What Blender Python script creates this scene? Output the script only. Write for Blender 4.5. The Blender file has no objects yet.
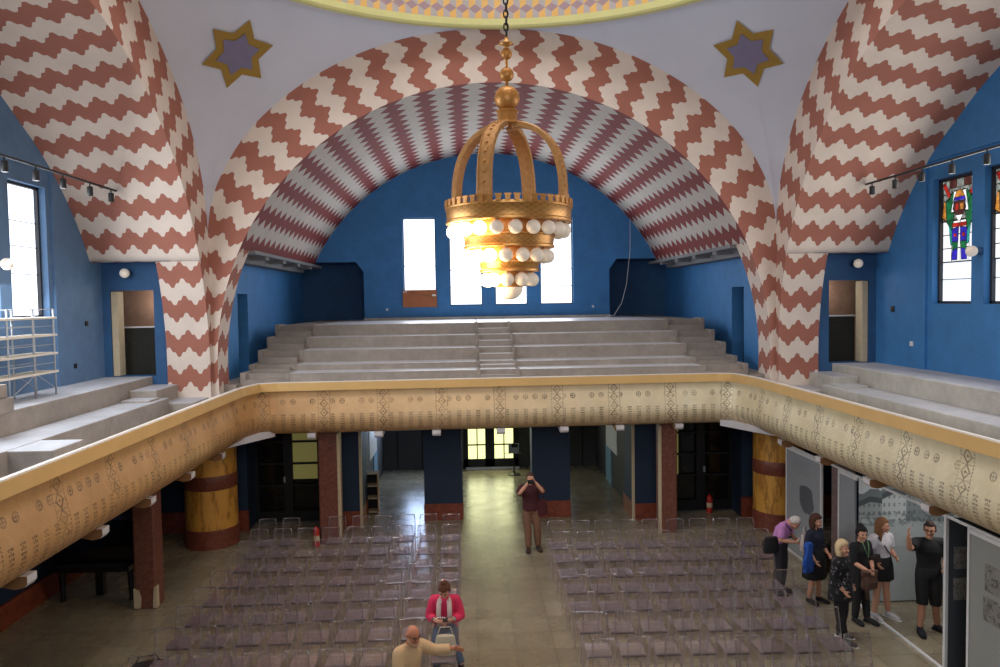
import bpy, bmesh, math, random
from mathutils import Vector, Matrix
random.seed(7)
PI = math.pi
sc = bpy.context.scene
COL = sc.collection
ZC = 5.45            # eye height above the hall floor

# ------------------------------------------------------------------ mesh helpers
class MB:
    """collects shapes, then links them as ONE mesh object"""
    def __init__(s):
        s.v = []; s.f = []; s.uv = {}; s.mi = []; s.cur = 0
    def add(s, vs, fs, uvs=None):
        o = len(s.v)
        s.v += [tuple(p) for p in vs]
        for i, f in enumerate(fs):
            if uvs is not None:
                s.uv[len(s.f)] = [uvs[k] for k in f]
            s.f.append([k + o for k in f]); s.mi.append(s.cur)
        return s
    def box(s, x0, x1, y0, y1, z0, z1):
        vs = [(x, y, z) for z in (z0, z1) for y in (y0, y1) for x in (x0, x1)]
        return s.add(vs, [(0,2,3,1),(4,5,7,6),(0,1,5,4),(2,6,7,3),(0,4,6,2),(1,3,7,5)])
    def bbox(s, x0, x1, y0, y1, z0, z1, b=.01):
        """box with chamfered edges"""
        if x1 < x0: x0, x1 = x1, x0
        if y1 < y0: y0, y1 = y1, y0
        bm = bmesh.new()
        bmesh.ops.create_cube(bm, size=1)
        for v in bm.verts:
            v.co = Vector(((x0+x1)/2 + v.co.x*(x1-x0), (y0+y1)/2 + v.co.y*(y1-y0), (z0+z1)/2 + v.co.z*(z1-z0)))
        bmesh.ops.bevel(bm, geom=bm.edges[:], offset=b, segments=2, affect='EDGES', profile=.5)
        bm.verts.index_update()
        s.add([v.co[:] for v in bm.verts], [[v.index for v in f.verts] for f in bm.faces]); bm.free()
        return s
    def prism(s, poly, a0, a1, axis='y'):
        """poly of 2-D points extruded along axis. axis y: (x,z); x: (y,z); z: (x,y)"""
        n = len(poly)
        def P(p, a):
            return {'y': (p[0], a, p[1]), 'x': (a, p[0], p[1]), 'z': (p[0], p[1], a)}[axis]
        vs = [P(p, a0) for p in poly] + [P(p, a1) for p in poly]
        fs = [(i, (i+1) % n, n+(i+1) % n, n+i) for i in range(n)] + [tuple(range(n-1, -1, -1)), tuple(range(n, 2*n))]
        return s.add(vs, fs)
    def lathe(s, prof, c=(0,0,0), n=24, cap=True):
        vs = []; fs = []
        for r, z in prof:
            for i in range(n):
                a = 2*PI*i/n
                vs.append((c[0]+r*math.cos(a), c[1]+r*math.sin(a), c[2]+z))
        m = len(prof)
        for j in range(m-1):
            for i in range(n):
                k = (i+1) % n
                fs.append((j*n+i, j*n+k, (j+1)*n+k, (j+1)*n+i))
        if cap:
            fs.append(tuple(range(n-1, -1, -1))); fs.append(tuple((m-1)*n+i for i in range(n)))
        return s.add(vs, fs)
    def rings(s, rs, n=14, cap=True):
        """rs: list of (centre, rx, ry, ux, uy)"""
        vs = []; fs = []
        for c, rx, ry, ux, uy in rs:
            c = Vector(c)
            for i in range(n):
                a = 2*PI*i/n
                vs.append(c + ux*(rx*math.cos(a)) + uy*(ry*math.sin(a)))
        m = len(rs)
        for j in range(m-1):
            for i in range(n):
                k = (i+1) % n
                fs.append((j*n+i, j*n+k, (j+1)*n+k, (j+1)*n+i))
        if cap:
            fs.append(tuple(range(n-1, -1, -1))); fs.append(tuple((m-1)*n+i for i in range(n)))
        return s.add(vs, fs)
    def tube(s, pts, rad, n=8, flat=1.0, up=None):
        """tapered tube along points; flat squeezes the second axis"""
        pts = [Vector(p) for p in pts]
        if not isinstance(rad, (list, tuple)): rad = [rad]*len(pts)
        rs = []; ref = Vector(up) if up else None
        for i, p in enumerate(pts):
            t = (pts[min(i+1, len(pts)-1)] - pts[max(i-1, 0)])
            t = t.normalized() if t.length > 1e-9 else Vector((0,0,1))
            if ref is None:
                ref = Vector((1,0,0)) if abs(t.x) < .8 else Vector((0,1,0))
            ux = (ref - t*ref.dot(t))
            ux = ux.normalized() if ux.length > 1e-6 else t.orthogonal().normalized()
            uy = t.cross(ux)
            if up is None: ref = ux
            rs.append((p, rad[i], rad[i]*flat, ux, uy))
        return s.rings(rs, n)
    def ball(s, c, r, n=12, m=8, sc_=(1,1,1)):
        prof = [(max(1e-4, math.sin(PI*j/m)), -math.cos(PI*j/m)) for j in range(m+1)]
        vs = []; fs = []
        for rr, z in prof:
            for i in range(n):
                a = 2*PI*i/n
                vs.append((c[0]+r*sc_[0]*rr*math.cos(a), c[1]+r*sc_[1]*rr*math.sin(a), c[2]+r*sc_[2]*z))
        for j in range(m):
            for i in range(n):
                k = (i+1) % n
                fs.append((j*n+i, j*n+k, (j+1)*n+k, (j+1)*n+i))
        return s.add(vs, fs)
    def grid(s, P, U, close=False):
        """P[i][j] points, U[i][j] uvs"""
        m = len(P); n = len(P[0])
        vs = [p for r in P for p in r]; uv = [u for r in U for u in r]
        fs = [(i*n+j, i*n+j+1, (i+1)*n+j+1, (i+1)*n+j) for i in range(m-1) for j in range(n-1)]
        return s.add(vs, fs, uv)
    def mesh(s, name, mats, smooth=False):
        me = bpy.data.meshes.new(name)
        me.from_pydata(s.v, [], s.f)
        if not isinstance(mats, (list, tuple)): mats = [mats]
        for m in mats: me.materials.append(m)
        for i, p in enumerate(me.polygons):
            p.material_index = s.mi[i]; p.use_smooth = smooth
        if s.uv:
            lay = me.uv_layers.new(name='UVMap')
            for i, p in enumerate(me.polygons):
                u = s.uv.get(i)
                if u:
                    for k, li in enumerate(p.loop_indices): lay.data[li].uv = u[k]
        me.validate(); me.update()
        return me
    def build(s, name, mats, parent=None, smooth=False, loc=None, rz=0, fix=True):
        me = s.mesh(name, mats, smooth)
        if fix:
            bm = bmesh.new(); bm.from_mesh(me)
            bmesh.ops.recalc_face_normals(bm, faces=bm.faces[:]); bm.to_mesh(me); bm.free()
        o = bpy.data.objects.new(name, me); COL.objects.link(o)
        if smooth == 'auto': pass
        if parent is not None: o.parent = parent
        if loc: o.location = loc
        if rz: o.rotation_euler.z = rz
        return o

def smooth_angle(o, deg=35):
    try: o.data.set_sharp_from_angle(angle=math.radians(deg))
    except Exception: pass
    for p in o.data.polygons: p.use_smooth = True
    return o

def treads(o, m='tread'):  # upward faces get a lighter copy, standing in for grazing window light
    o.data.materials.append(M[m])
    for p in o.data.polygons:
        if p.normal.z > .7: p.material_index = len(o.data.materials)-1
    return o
def tag(o, label=None, cat=None, group=None, kind=None):
    if label: o['label'] = label
    if cat: o['category'] = cat
    if group: o['group'] = group
    if kind: o['kind'] = kind
    return o
def thing(name, label, cat, loc=(0,0,0), rz=0, group=None):
    o = bpy.data.objects.new(name, None); COL.objects.link(o)
    o.location = loc; o.rotation_euler = (0,0,rz); o.empty_display_size = .1
    return tag(o, label, cat, group)
def struct(name, mb, m, parent=None, smooth=False):
    o = mb.build(name, m, parent, smooth)
    if parent is None: o['kind'] = 'structure'
    return o

# ------------------------------------------------------------------ material helpers
class X:
    """tiny expression layer over shader math nodes"""
    def __init__(s, nt, k): s.nt = nt; s.k = k
    def _m(s, op, *a):
        n = s.nt.nodes.new('ShaderNodeMath'); n.operation = op
        for i, q in enumerate((s,)+a):
            if isinstance(q, X): s.nt.links.new(q.k, n.inputs[i])
            else: n.inputs[i].default_value = q
        return X(s.nt, n.outputs[0])
    def __add__(s, o): return s._m('ADD', o)
    __radd__ = __add__
    def __sub__(s, o): return s._m('SUBTRACT', o)
    def __rsub__(s, o): return (s*-1)+o
    def __mul__(s, o): return s._m('MULTIPLY', o)
    __rmul__ = __mul__
    def __truediv__(s, o): return s._m('DIVIDE', o)
    def frac(s): return s._m('FRACT')
    def floor(s): return s._m('FLOOR')
    def abs(s): return s._m('ABSOLUTE')
    def cos(s): return s._m('COSINE')
    def sin(s): return s._m('SINE')
    def lt(s, o): return s._m('LESS_THAN', o)
    def gt(s, o): return s._m('GREATER_THAN', o)
    def max(s, o): return s._m('MAXIMUM', o)
    def min(s, o): return s._m('MINIMUM', o)
    def mod(s, o): return s._m('FLOORED_MODULO', o)
    def sqrt(s): return s._m('SQRT')
    def tri(s): return (s.frac()-.5).abs()*4-1      # +1 at integers, -1 at halves

def new_mat(name):
    m = bpy.data.materials.new(name); m.use_nodes = True
    nt = m.node_tree; b = nt.nodes['Principled BSDF']
    return m, nt, b
def srgb(r, g, b):
    f = lambda c: (c/255)/12.92 if c/255 <= .04045 else ((c/255+.055)/1.055)**2.4
    return (f(r), f(g), f(b), 1)
def mix(nt, fac, a, b):
    n = nt.nodes.new('ShaderNodeMix'); n.data_type = 'RGBA'
    def put(i, q):
        if isinstance(q, X): nt.links.new(q.k, n.inputs[i])
        elif hasattr(q, 'is_output'): nt.links.new(q, n.inputs[i])
        else: n.inputs[i].default_value = q
    put(0, fac); put(6, a); put(7, b)
    return n.outputs[2]
def noise(nt, scale, detail=4, rough=.6, stretch=None, coord='Object'):
    tc = nt.nodes.new('ShaderNodeTexCoord')
    n = nt.nodes.new('ShaderNodeTexNoise')
    n.inputs['Scale'].default_value = scale; n.inputs['Detail'].default_value = detail; n.inputs['Roughness'].default_value = rough
    src = tc.outputs[coord]
    if stretch:
        mp = nt.nodes.new('ShaderNodeMapping'); mp.inputs['Scale'].default_value = stretch
        nt.links.new(src, mp.inputs[0]); src = mp.outputs[0]
    nt.links.new(src, n.inputs['Vector'])
    return X(nt, n.outputs[0])
def uvxy(nt):
    tc = nt.nodes.new('ShaderNodeTexCoord'); sp = nt.nodes.new('ShaderNodeSeparateXYZ')
    nt.links.new(tc.outputs['UV'], sp.inputs[0])
    return X(nt, sp.outputs[0]), X(nt, sp.outputs[1])
def objxyz(nt):
    tc = nt.nodes.new('ShaderNodeTexCoord'); sp = nt.nodes.new('ShaderNodeSeparateXYZ')
    nt.links.new(tc.outputs['Object'], sp.inputs[0])
    return [X(nt, sp.outputs[i]) for i in range(3)]
def setb(b, rough=.7, metal=0, spec=None):
    b.inputs['Roughness'].default_value = rough; b.inputs['Metallic'].default_value = metal
    if spec is not None: b.inputs['Specular IOR Level'].default_value = spec
def bump(nt, b, h, strength=.3, dist=.02):
    n = nt.nodes.new('ShaderNodeBump'); n.inputs['Strength'].default_value = strength; n.inputs['Distance'].default_value = dist
    nt.links.new(h.k, n.inputs['Height']); nt.links.new(n.outputs[0], b.inputs['Normal'])
def weathered(nt, col, amt=.18, scale=1.5):
    """multiply a colour by two octaves of stain"""
    n1 = noise(nt, scale, 6, .65)
    f = ((n1-.5)*(2*amt)+1)
    n = nt.nodes.new('ShaderNodeMix'); n.data_type = 'RGBA'; n.blend_type = 'MULTIPLY'; n.inputs[0].default_value = 1
    if hasattr(col, 'is_output'): nt.links.new(col, n.inputs[6])
    else: n.inputs[6].default_value = col
    cc = nt.nodes.new('ShaderNodeCombineColor')
    for i in range(3): nt.links.new(f.k, cc.inputs[i])
    nt.links.new(cc.outputs[0], n.inputs[7])
    return n.outputs[2]
def plain(name, rgb, rough=.7, metal=0, amt=.12, scale=3, bmp=0, spec=None):
    m, nt, b = new_mat(name); setb(b, rough, metal, spec)
    nt.links.new(weathered(nt, srgb(*rgb), amt, scale), b.inputs['Base Color'])
    if bmp: bump(nt, b, noise(nt, 40, 5), bmp, .01)
    return m
def emit(name, rgb, strength, base=None):
    m, nt, b = new_mat(name); setb(b, .4)
    b.inputs['Base Color'].default_value = srgb(*(base or rgb))
    b.inputs['Emission Color'].default_value = srgb(*rgb); b.inputs['Emission Strength'].default_value = strength
    return m

CREAM, RED = srgb(214,199,186), srgb(158,100,84)
def wave_mat(name, cream=CREAM, red=RED):
    """undulating scalloped stripes: u counts stripes, v counts waves"""
    m, nt, b = new_mat(name); setb(b, .85)
    u, v = uvxy(nt)
    sg = 1-(v.frac().gt(.5))*2
    d = (v.tri() + (v*(8*PI)).sin()*sg*.20)*.135
    msk = (u+d).frac().lt(.5)
    c = mix(nt, msk, cream, red)
    nt.links.new(weathered(nt, c, .2, 1.3), b.inputs['Base Color'])
    return m
def tooth_mat(name):
    """bands with saw teeth on both edges"""
    m, nt, b = new_mat(name); setb(b, .85)
    u, v = uvxy(nt)
    w = ((v.frac()-.5).abs()*2)*.29 + .10
    msk = (u.frac()-.25).abs().min((u.frac()-1.25).abs()).lt(w)
    c = mix(nt, msk, srgb(180,172,164), srgb(118,46,44))
    nt.links.new(weathered(nt, c, .2, 1.3), b.inputs['Base Color'])
    return m
def cubes_mat(name):
    """tumbling blocks in ochre, grey and mauve: u counts columns, v counts unit heights"""
    m, nt, b = new_mat(name); setb(b, .85)
    u, v = uvxy(nt)
    y = v.mod(3)-1
    a0 = u.frac(); e0 = (a0-.5).abs()
    in0 = (y.abs()).lt(1-e0)
    a1 = (u+.5).frac(); e1 = (a1-.5).abs()
    y1 = (y-1.5); y1b = y1 + y1.lt(-1.5)*3
    a = a1 + in0*(a0-a1); e = e1 + in0*(e0-e1); yy = y1b + in0*(y-y1b)
    top = yy.gt(e); left = a.lt(.5)
    c = mix(nt, left, srgb(178,172,172), srgb(226,180,108))
    c = mix(nt, top, c, srgb(164,140,146))
    nt.links.new(weathered(nt, c, .15, 1.5), b.inputs['Base Color'])
    return m
def gold_cove_mat(name):
    m, nt, b = new_mat(name)
    u, v = uvxy(nt)
    v = v/.76
    wob = (noise(nt, 9, 3)-.5)
    s = (u/1.27).frac()-.5                                     # bay position
    sm = s*1.27
    strip = sm.abs().lt(.135)
    edge = ((sm.abs()-.125).abs()).lt(.012) * ((v*22).frac().lt(.6))
    inner = (((v*5).frac()-.5).abs()*.16 + sm.abs()*.9)
    dia = ((inner-.07).abs()).lt(.014) + inner.lt(.02)
    ladder = ((v*10).frac().lt(.14))*sm.abs().lt(.115)
    inst = strip*(edge + dia + ladder*.7)
    cu = (u/.21).frac()-.5; cx = cu*.21; cy = (v-.25)*.95
    rr = (cx*cx+cy*cy).sqrt()
    keep = ((u/.21).floor()*.377).frac().gt(.3)
    ros = ((rr-.05).abs()).lt(.01) + (rr.lt(.055))*((cx.abs()).lt(.008)+(cy.abs()).lt(.01)) + rr.lt(.018)
    lu = (u/.21).frac()-.5; lx = (lu*.21).abs()
    zone = v.gt(.52)*v.lt(.93)
    low = zone*(((lx-.03).abs()).lt(.012)*((v*19).frac().lt(.6)) + lx.lt(.01)*((v*9).frac().lt(.45)) + (lx.lt(.05))*(((v*9.5).frac()).lt(.18)))
    msk = inst + (1-strip)*(ros*keep + low)
    n2 = noise(nt, 6, 4)
    msk = msk.min(1)*((n2-.2)*2.0).max(.35).min(1)*.92
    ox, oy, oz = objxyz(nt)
    side = ((ox+5.3)*(1/10.6)).max(0).min(1)  # browner left, paler right: daylight on the right put into the gilding colour
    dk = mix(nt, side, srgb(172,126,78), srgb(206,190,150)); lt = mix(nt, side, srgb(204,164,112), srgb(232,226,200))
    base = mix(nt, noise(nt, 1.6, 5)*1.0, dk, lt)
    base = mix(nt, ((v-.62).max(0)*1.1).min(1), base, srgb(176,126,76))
    c = mix(nt, msk, base, srgb(84,66,46))
    nt.links.new(weathered(nt, c, .22, 2.2), b.inputs['Base Color'])
    setb(b, .42, .22)
    rr_ = noise(nt, 5, 5)*.25+.3
    nt.links.new(rr_.k, b.inputs['Roughness'])
    bump(nt, b, noise(nt, 14, 4), .25, .02)
    return m
def blue_mat(name, rgb=(38,92,146), k=.2):
    m, nt, b = new_mat(name); setb(b, .7)
    n = noise(nt, 2.6, 7, .7)
    c = mix(nt, n, srgb(*[int(q*.84) for q in rgb]), srgb(*[min(255, int(q*1.14)) for q in rgb]))
    nt.links.new(weathered(nt, c, k, .8), b.inputs['Base Color'])
    return m
def marble_mat(name, c0, c1, c2, scale=1.6, rough=.35, stretch=(1,1,.5)):
    m, nt, b = new_mat(name); setb(b, rough)
    n = noise(nt, scale*1.5, 6, .65, stretch)
    vein = 1-((n-.5).abs()*18).min(1)
    n2 = noise(nt, scale*3, 5, .6, stretch)
    c = mix(nt, n2, srgb(*c0), srgb(*c1))
    c = mix(nt, vein*.75, c, srgb(*c2))
    nt.links.new(c, b.inputs['Base Color'])
    return m
def concrete_mat(name, rgb=(178,172,166), rough=.85):
    m, nt, b = new_mat(name); setb(b, rough)
    n = noise(nt, 1.3, 7, .7); n2 = noise(nt, 9, 5, .6)
    c = mix(nt, n, srgb(*[int(q*.78) for q in rgb]), srgb(*[min(255, int(q*1.16)) for q in rgb]))
    nt.links.new(weathered(nt, c, .25, 7), b.inputs['Base Color'])
    bump(nt, b, n2, .2, .01)
    return m
def floor_mat(name):
    m, nt, b = new_mat(name)
    x, y, z = objxyz(nt)
    gx = ((x/.6).frac()-.5).abs().gt(.487); gy = ((y/.6).frac()-.5).abs().gt(.487)
    jt = gx.max(gy)
    tid = (((x/.6).floor()*.731 + (y/.6).floor()*1.37).sin()*43.7).frac()
    c = mix(nt, tid, srgb(138,128,108), srgb(157,147,125))
    c = mix(nt, jt*.8, c, srgb(104,98,82))
    nt.links.new(weathered(nt, c, .2, 1.2), b.inputs['Base Color'])
    r = noise(nt, 2.2, 5)*.22 + .16
    nt.links.new(r.k, b.inputs['Roughness'])
    b.inputs['Specular IOR Level'].default_value = .6
    bump(nt, b, noise(nt, 3, 3), .06, .02)
    return m
def clear_mat(name, tint, alpha, rough=.08, edge=.5):
    """clear tinted plastic: see-through with a sheen"""
    m = bpy.data.materials.new(name); m.use_nodes = True
    nt = m.node_tree; nt.nodes.clear()
    N = nt.nodes.new; lk = nt.links.new
    out = N('ShaderNodeOutputMaterial')
    tr = N('ShaderNodeBsdfTransparent'); tr.inputs[0].default_value = (.975,.955,.96,1)
    df = N('ShaderNodeBsdfDiffuse'); df.inputs[0].default_value = srgb(*tint)
    gl = N('ShaderNodeBsdfGlossy'); gl.inputs['Roughness'].default_value = rough; gl.inputs[0].default_value = (.95,.95,1,1)
    m1 = N('ShaderNodeMixShader'); m1.inputs[0].default_value = alpha
    lk(tr.outputs[0], m1.inputs[1]); lk(df.outputs[0], m1.inputs[2])
    lw = N('ShaderNodeLayerWeight'); lw.inputs[0].default_value = .5
    f = (X(nt, lw.outputs[0])*edge + .05).min(1)
    m2 = N('ShaderNodeMixShader'); lk(f.k, m2.inputs[0]); lk(m1.outputs[0], m2.inputs[1]); lk(gl.outputs[0], m2.inputs[2])
    lk(m2.outputs[0], out.inputs[0])
    return m

M = {}
M['wave'] = wave_mat('painted_wave_stripes')
M['tooth'] = tooth_mat('painted_tooth_bands')
M['cubes'] = cubes_mat('painted_tumbling_blocks')
M['lavender'] = plain('lavender_plaster', (200,203,216), .85, 0, .1, .9)
M['green_band'] = plain('pale_green_band', (206,204,140), .8, 0, .12, 3)
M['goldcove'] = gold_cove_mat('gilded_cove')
M['rail'] = plain('ochre_parapet_band', (212,174,112), .55, 0, .15, 2)
M['railtop'] = plain('pale_parapet_top', (214,206,196), .45, 0, .1, 3)
M['blue'] = blue_mat('blue_plaster', (56,120,178))
M['blueleft'] = blue_mat('chalky_blue_plaster', (92,124,160))  # paler, greyer copy of the blue: light on the left wall painted in
M['bluelow'] = blue_mat('lower_blue_plaster', (27,47,74))  # darker copy of the blue: shade under the galleries put into the colour
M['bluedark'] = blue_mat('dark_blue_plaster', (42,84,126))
M['dado'] = marble_mat('red_dado', (128,62,44), (150,76,52), (96,42,34), 3, .5, (1,1,1))
M['concrete'] = concrete_mat('raw_concrete', (150,142,133))
M['tread_side'] = concrete_mat('worn_concrete_tread', (176,178,184), .55)  # window light on the side treads put into the colour
M['tread'] = concrete_mat('smooth_concrete_tread', (214,216,222), .38)  # lightened concrete: window light grazing the treads put into the colour
M['concrete2'] = concrete_mat('grey_concrete', (178,175,166))
M['floor'] = floor_mat('stone_tiles')
M['soffit'] = plain('white_plaster', (196,194,198), .8, 0, .1, 2)
M['yellow_marble'] = marble_mat('yellow_scagliola', (206,142,54), (228,174,84), (140,84,34), .9, .4, (1.6,1.6,.42))
M['red_marble'] = marble_mat('red_scagliola', (112,64,52), (140,90,74), (82,46,40), 6, .45, (1,1,1))
M['mauve_marble'] = marble_mat('mauve_scagliola', (112,94,92), (136,116,112), (86,70,70), 6, .45, (1,1,1))
M['column_red'] = marble_mat('column_red', (120,62,46), (136,74,54), (94,46,36), 3, .45, (1,1,1))
M['stone'] = plain('pale_stone', (196,180,150), .8, 0, .2, 8)
M['beam'] = concrete_mat('grey_beam', (120,120,122))
M['black'] = plain('black_metal', (22,22,24), .5, .2)
M['blackpaint'] = plain('black_lacquer', (14,15,20), .18)
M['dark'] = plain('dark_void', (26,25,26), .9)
M['darkpanel'] = plain('dark_grey_panel', (66,66,68), .7)
M['gold'] = plain('chandelier_gold', (194,138,72), .4, .45, .3, 9, .4)
M['gold_worn'] = plain('chandelier_gold_worn', (190,142,86), .5, .35, .5, 18, .7)
M['bulb'] = emit('white_globe_glass', (240,226,208), .16)  # faint glow added to unlit globes in place of light through the glass
M['bulb_lit'] = emit('lit_globe', (255,224,164), 11.0)
M['frame'] = plain('dark_window_frame', (40,40,46), .5)
M['pane'] = emit('bright_window_pane', (236,244,255), 2.2)
M['pane_soft'] = emit('milky_window_pane', (214,226,244), 1.15)
M['pane_milky'] = emit('milky_window_glass', (226,234,246), 1.0)
M['pane_blue'] = emit('cool_daylight_pane', (190,214,255), 20.0)
M['pane_yellow'] = emit('sunlit_door_pane', (244,248,170), 1.5)
M['pane_olive'] = emit('dim_yellow_room', (132,126,72), .36)
M['pane_dark'] = plain('dark_glass', (16,17,16), .08)
M['grey_panel'] = plain('grey_exhibition_board', (150,156,162), .6, 0, .06)
M['panel_light'] = plain('light_grey_exhibition_board', (150,153,150), .6, 0, .06)
M['white'] = plain('white_paint', (226,226,228), .5, 0, .05)
M['whitemetal'] = plain('galvanised_steel', (176,182,188), .4, .5)
M['board'] = plain('pale_plywood', (226,216,200), .6, 0, .1)
M['ply'] = plain('brown_board', (168,104,66), .7, 0, .2, 5)
M['wood'] = plain('brown_wood', (140,100,64), .5, 0, .25, 6)
M['star_gold'] = plain('star_ochre', (152,120,48), .7, 0, .22, 4)
M['star_purple'] = plain('star_purple', (120,114,142), .8, 0, .12, 3)
M['clear_seat'] = clear_mat('clear_plastic_seat', (206,184,188), .23, .13, .9)
M['clear'] = clear_mat('clear_plastic', (190,168,168), .035, .08, .22)
M['clear_edge'] = clear_mat('clear_plastic_edge', (214,198,200), .13, .06, .9)
M['clear_dark'] = clear_mat('clear_plastic_lip', (70,54,58), .55, .1, .6)
M['clear_leg'] = clear_mat('clear_plastic_leg', (210,190,190), .24, .1, .6)
M['redmetal'] = plain('red_enamel', (176,36,30), .35)
M['brickwall'] = plain('bare_brown_wall', (150,116,96), .9, 0, .4, 6, .5)
M['rubble'] = plain('dark_mesh', (52,52,46), .9, 0, .7, 22, .8)

# ------------------------------------------------------------------ camera
cam = bpy.data.cameras.new('camera'); cam.sensor_width = 36; cam.lens = 36*747.53/1000; cam.clip_end = 200
co = bpy.data.objects.new('camera', cam); COL.objects.link(co)
F = Vector((.04379855,.99804363,-.04461624)); R = Vector((.99889318,-.04451501,-.01519294)); U = Vector((.01714931,.04390143,.99888867))
co.matrix_world = Matrix(((R.x,U.x,-F.x,-.689),(R.y,U.y,-F.y,0),(R.z,U.z,-F.z,ZC),(0,0,0,1)))
sc.camera = co

# ------------------------------------------------------------------ crossing: arches, vaults, pendentives, dome
XP, YB, YC = 6.25, 16.5, 10.25        # half bay, back arch plane, bay centre
RO, RI = 7.24, 6.176
ZCO, ZI = ZC-1.29, ZC-1.436           # outer / inner arch centres
ZB = 3.1                             # foot of the piers (gallery floor)
STEP = 7.0*PI/180
outl = [(0,5.9),(.73,5.86),(2.03,5.66),(3.29,5.2),(4.2,4.69),(5.13,3.93),(5.46,3.55),(5.76,3.1),(6.0,2.64),(6.1,2.4),(6.19,2.05),(6.25,1.6)]
opol = sorted((math.atan2(x, z+ZC-ZI), math.hypot(x, z+ZC-ZI)) for x, z in outl)
def r_out(p):
    if p <= opol[0][0]: return opol[0][1]
    for (a, r), (b, q) in zip(opol, opol[1:]):
        if a <= p <= b:
            t = (p-a)/(b-a); return r+(q-r)*t
    return XP/math.sin(p)
# smooth the outline
_ro = [r_out(i*PI/2/180) for i in range(181)]
_k = next(i for i in range(181) if i*PI/360 > opol[-1][0])
for _ in range(6):
    _ro = [_ro[i] if (i >= _k-2 or i == 0) else (_ro[abs(i-1)]+2*_ro[i]+_ro[i+1])/4 for i in range(181)]
def r_outer(p):
    f = min(max(p, 0)/(PI/2)*180, 179.999); i = int(f); return _ro[i]+(_ro[i+1]-_ro[i])*(f-i)
def stations():
    """(phi or None, h, z inner, h, z outer, arc) for one half, crown to foot"""
    L = []
    n = 64
    for i in range(n+1):
        p = i*PI/2/n
        ri = RI-.05*max(0, (p-1.1)/.47); ro = r_outer(p)
        L.append((p, ri*math.sin(p), ZI+ri*math.cos(p), min(XP, ro*math.sin(p)), ZI+ro*math.cos(p)))
    hi = L[-1][1]
    for z in (ZI-.15, ZI-.3, ZB):
        L.append((PI/2+(ZI-z)/RI, hi-.03*(ZI-z), z, XP, z))
    return L
ST = stations()
def arch_face(conv, phase, mirror):
    """painted face of one arch; conv(h, z) gives the 3-D point"""
    P = []; Uv = []
    for sgn in (-1, 1):
        for s in (ST if sgn == 1 else ST[:0:-1]):
            p, hi, zi, ho, zo = s
            row = []; ru = []
            for k in range(7):
                t = k/6; h = hi+(ho-hi)*t; z = zi+(zo-zi)*t
                if z > ZCO: ang = math.atan2(h, z-ZCO)
                else: ang = PI/2+(ZCO-z)/RO
                r = math.hypot(h, z-ZCO) if z > ZCO else h
                row.append(conv(sgn*h, z)); ru.append((sgn*ang/STEP+phase+100, (RO-r)/.455*mirror+10))
            P.append(row); Uv.append(ru)
    return MB().grid(P, Uv)
def arch_vault(conv, phase, d0, d1, dlow, zlow, wl, taper=0):
    """intrados: conv(h, z, d) with d depth along the vault; below zlow only dlow deep"""
    mb = MB()
    for sgn in (-1, 1):
        P = []; Uv = []; P2 = []; U2 = []
        n = 24
        for s in ST:
            p, hi, zi, _, _ = s
            if zi >= zlow-.13:
                tp = lambda k: 1-taper*(k/n)*min(1, max(0, (1.178-p)/.55))
                P.append([conv(sgn*hi*tp(k), max(ZI+(zi-ZI)*tp(k), zlow), d0+(d1-d0)*k/n) for k in range(n+1)])
                Uv.append([(sgn*p/STEP+phase+100, (d1-d0)*k/n/wl+10) for k in range(n+1)])
            if zi <= zlow+.13:
                P2.append([conv(sgn*hi, min(zi, zlow), d0+(dlow-d0)*k/6) for k in range(7)])
                U2.append([(sgn*p/STEP+phase+100, (dlow-d0)*k/6/wl+10) for k in range(7)])
        mb.grid(P, Uv); mb.cur = 1; mb.grid(P2, U2); mb.cur = 0
    return mb
PH_B = .25+.65/7.0
# side arches: red bands fixed by the band centred at z=3.94 on the pier
def ang_at(z): return PI/2+(ZCO-z)/RO
PH_S = .31-(ang_at(3.94)/STEP) % 1
struct('trim_1', arch_face(lambda h, z: (h, YB, z), PH_B, 1), M['wave'])
struct('trim_2', arch_face(lambda h, z: (-XP, YC+h, z), PH_S, 1), M['wave'])
struct('trim_3', arch_face(lambda h, z: (XP, YC+h, z), PH_S, 1), M['wave'])
struct('ceiling_vault', arch_vault(lambda h, z, d: (h, d, z), PH_B, YB, 24.42, 17.2, 6.65, .48), [M['tooth'], M['wave']], smooth=True)
def side_vault(sg):
    return arch_vault(lambda h, z, d: (sg*d, YC+h, z), PH_S+.0, XP, 8.52, 7.16, 6.36, .43, .06)
struct('ceiling_vault', side_vault(-1), [M['wave'], M['wave']], smooth=True)
struct('ceiling_vault', side_vault(1), [M['wave'], M['wave']], smooth=True)

RR, ZR = 5.78, ZC+5.77
RS = math.hypot(RO, XP)
ZT = ZC+5.9
def pendentive(qx, qy):
    """triangular spherical surface between two arches and the ring"""
    B = []
    for s in ST[:65]:
        if s[3] >= XP-1e-6 and B: break
        B.append((s[3], YB-YC, s[4]))
    corner = (XP, XP, min(B[-1][2]-.1, ZC+1.6))
    side = [(XP, h, z) for (h, _, z) in reversed(B)]
    P = []
    for b in B+[corner]+side:
        a = math.atan2(b[1], b[0]); rB = math.hypot(b[0], b[1])
        rs = lambda z: math.sqrt(max(.01, RS*RS-(z-ZCO)**2))
        row = []
        for k in range(25):
            t = k/24; z = b[2]+(ZT-b[2])*t
            r = rs(z)+(rB-rs(b[2]))*(1-t)**2
            row.append((qx*r*math.cos(a), YC+qy*r*math.sin(a), z))
        row.append((qx*RR*math.cos(a), YC+qy*RR*math.sin(a), ZR))
        P.append(row)
    return MB().grid(P, [[(0,0)]*26 for _ in P])
mb = MB()
for qx in (-1, 1):
    for qy in (-1, 1):
        m_ = pendentive(qx, qy); mb.add(m_.v, m_.f)
struct('ceiling', mb, M['lavender'], smooth=True)
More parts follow.
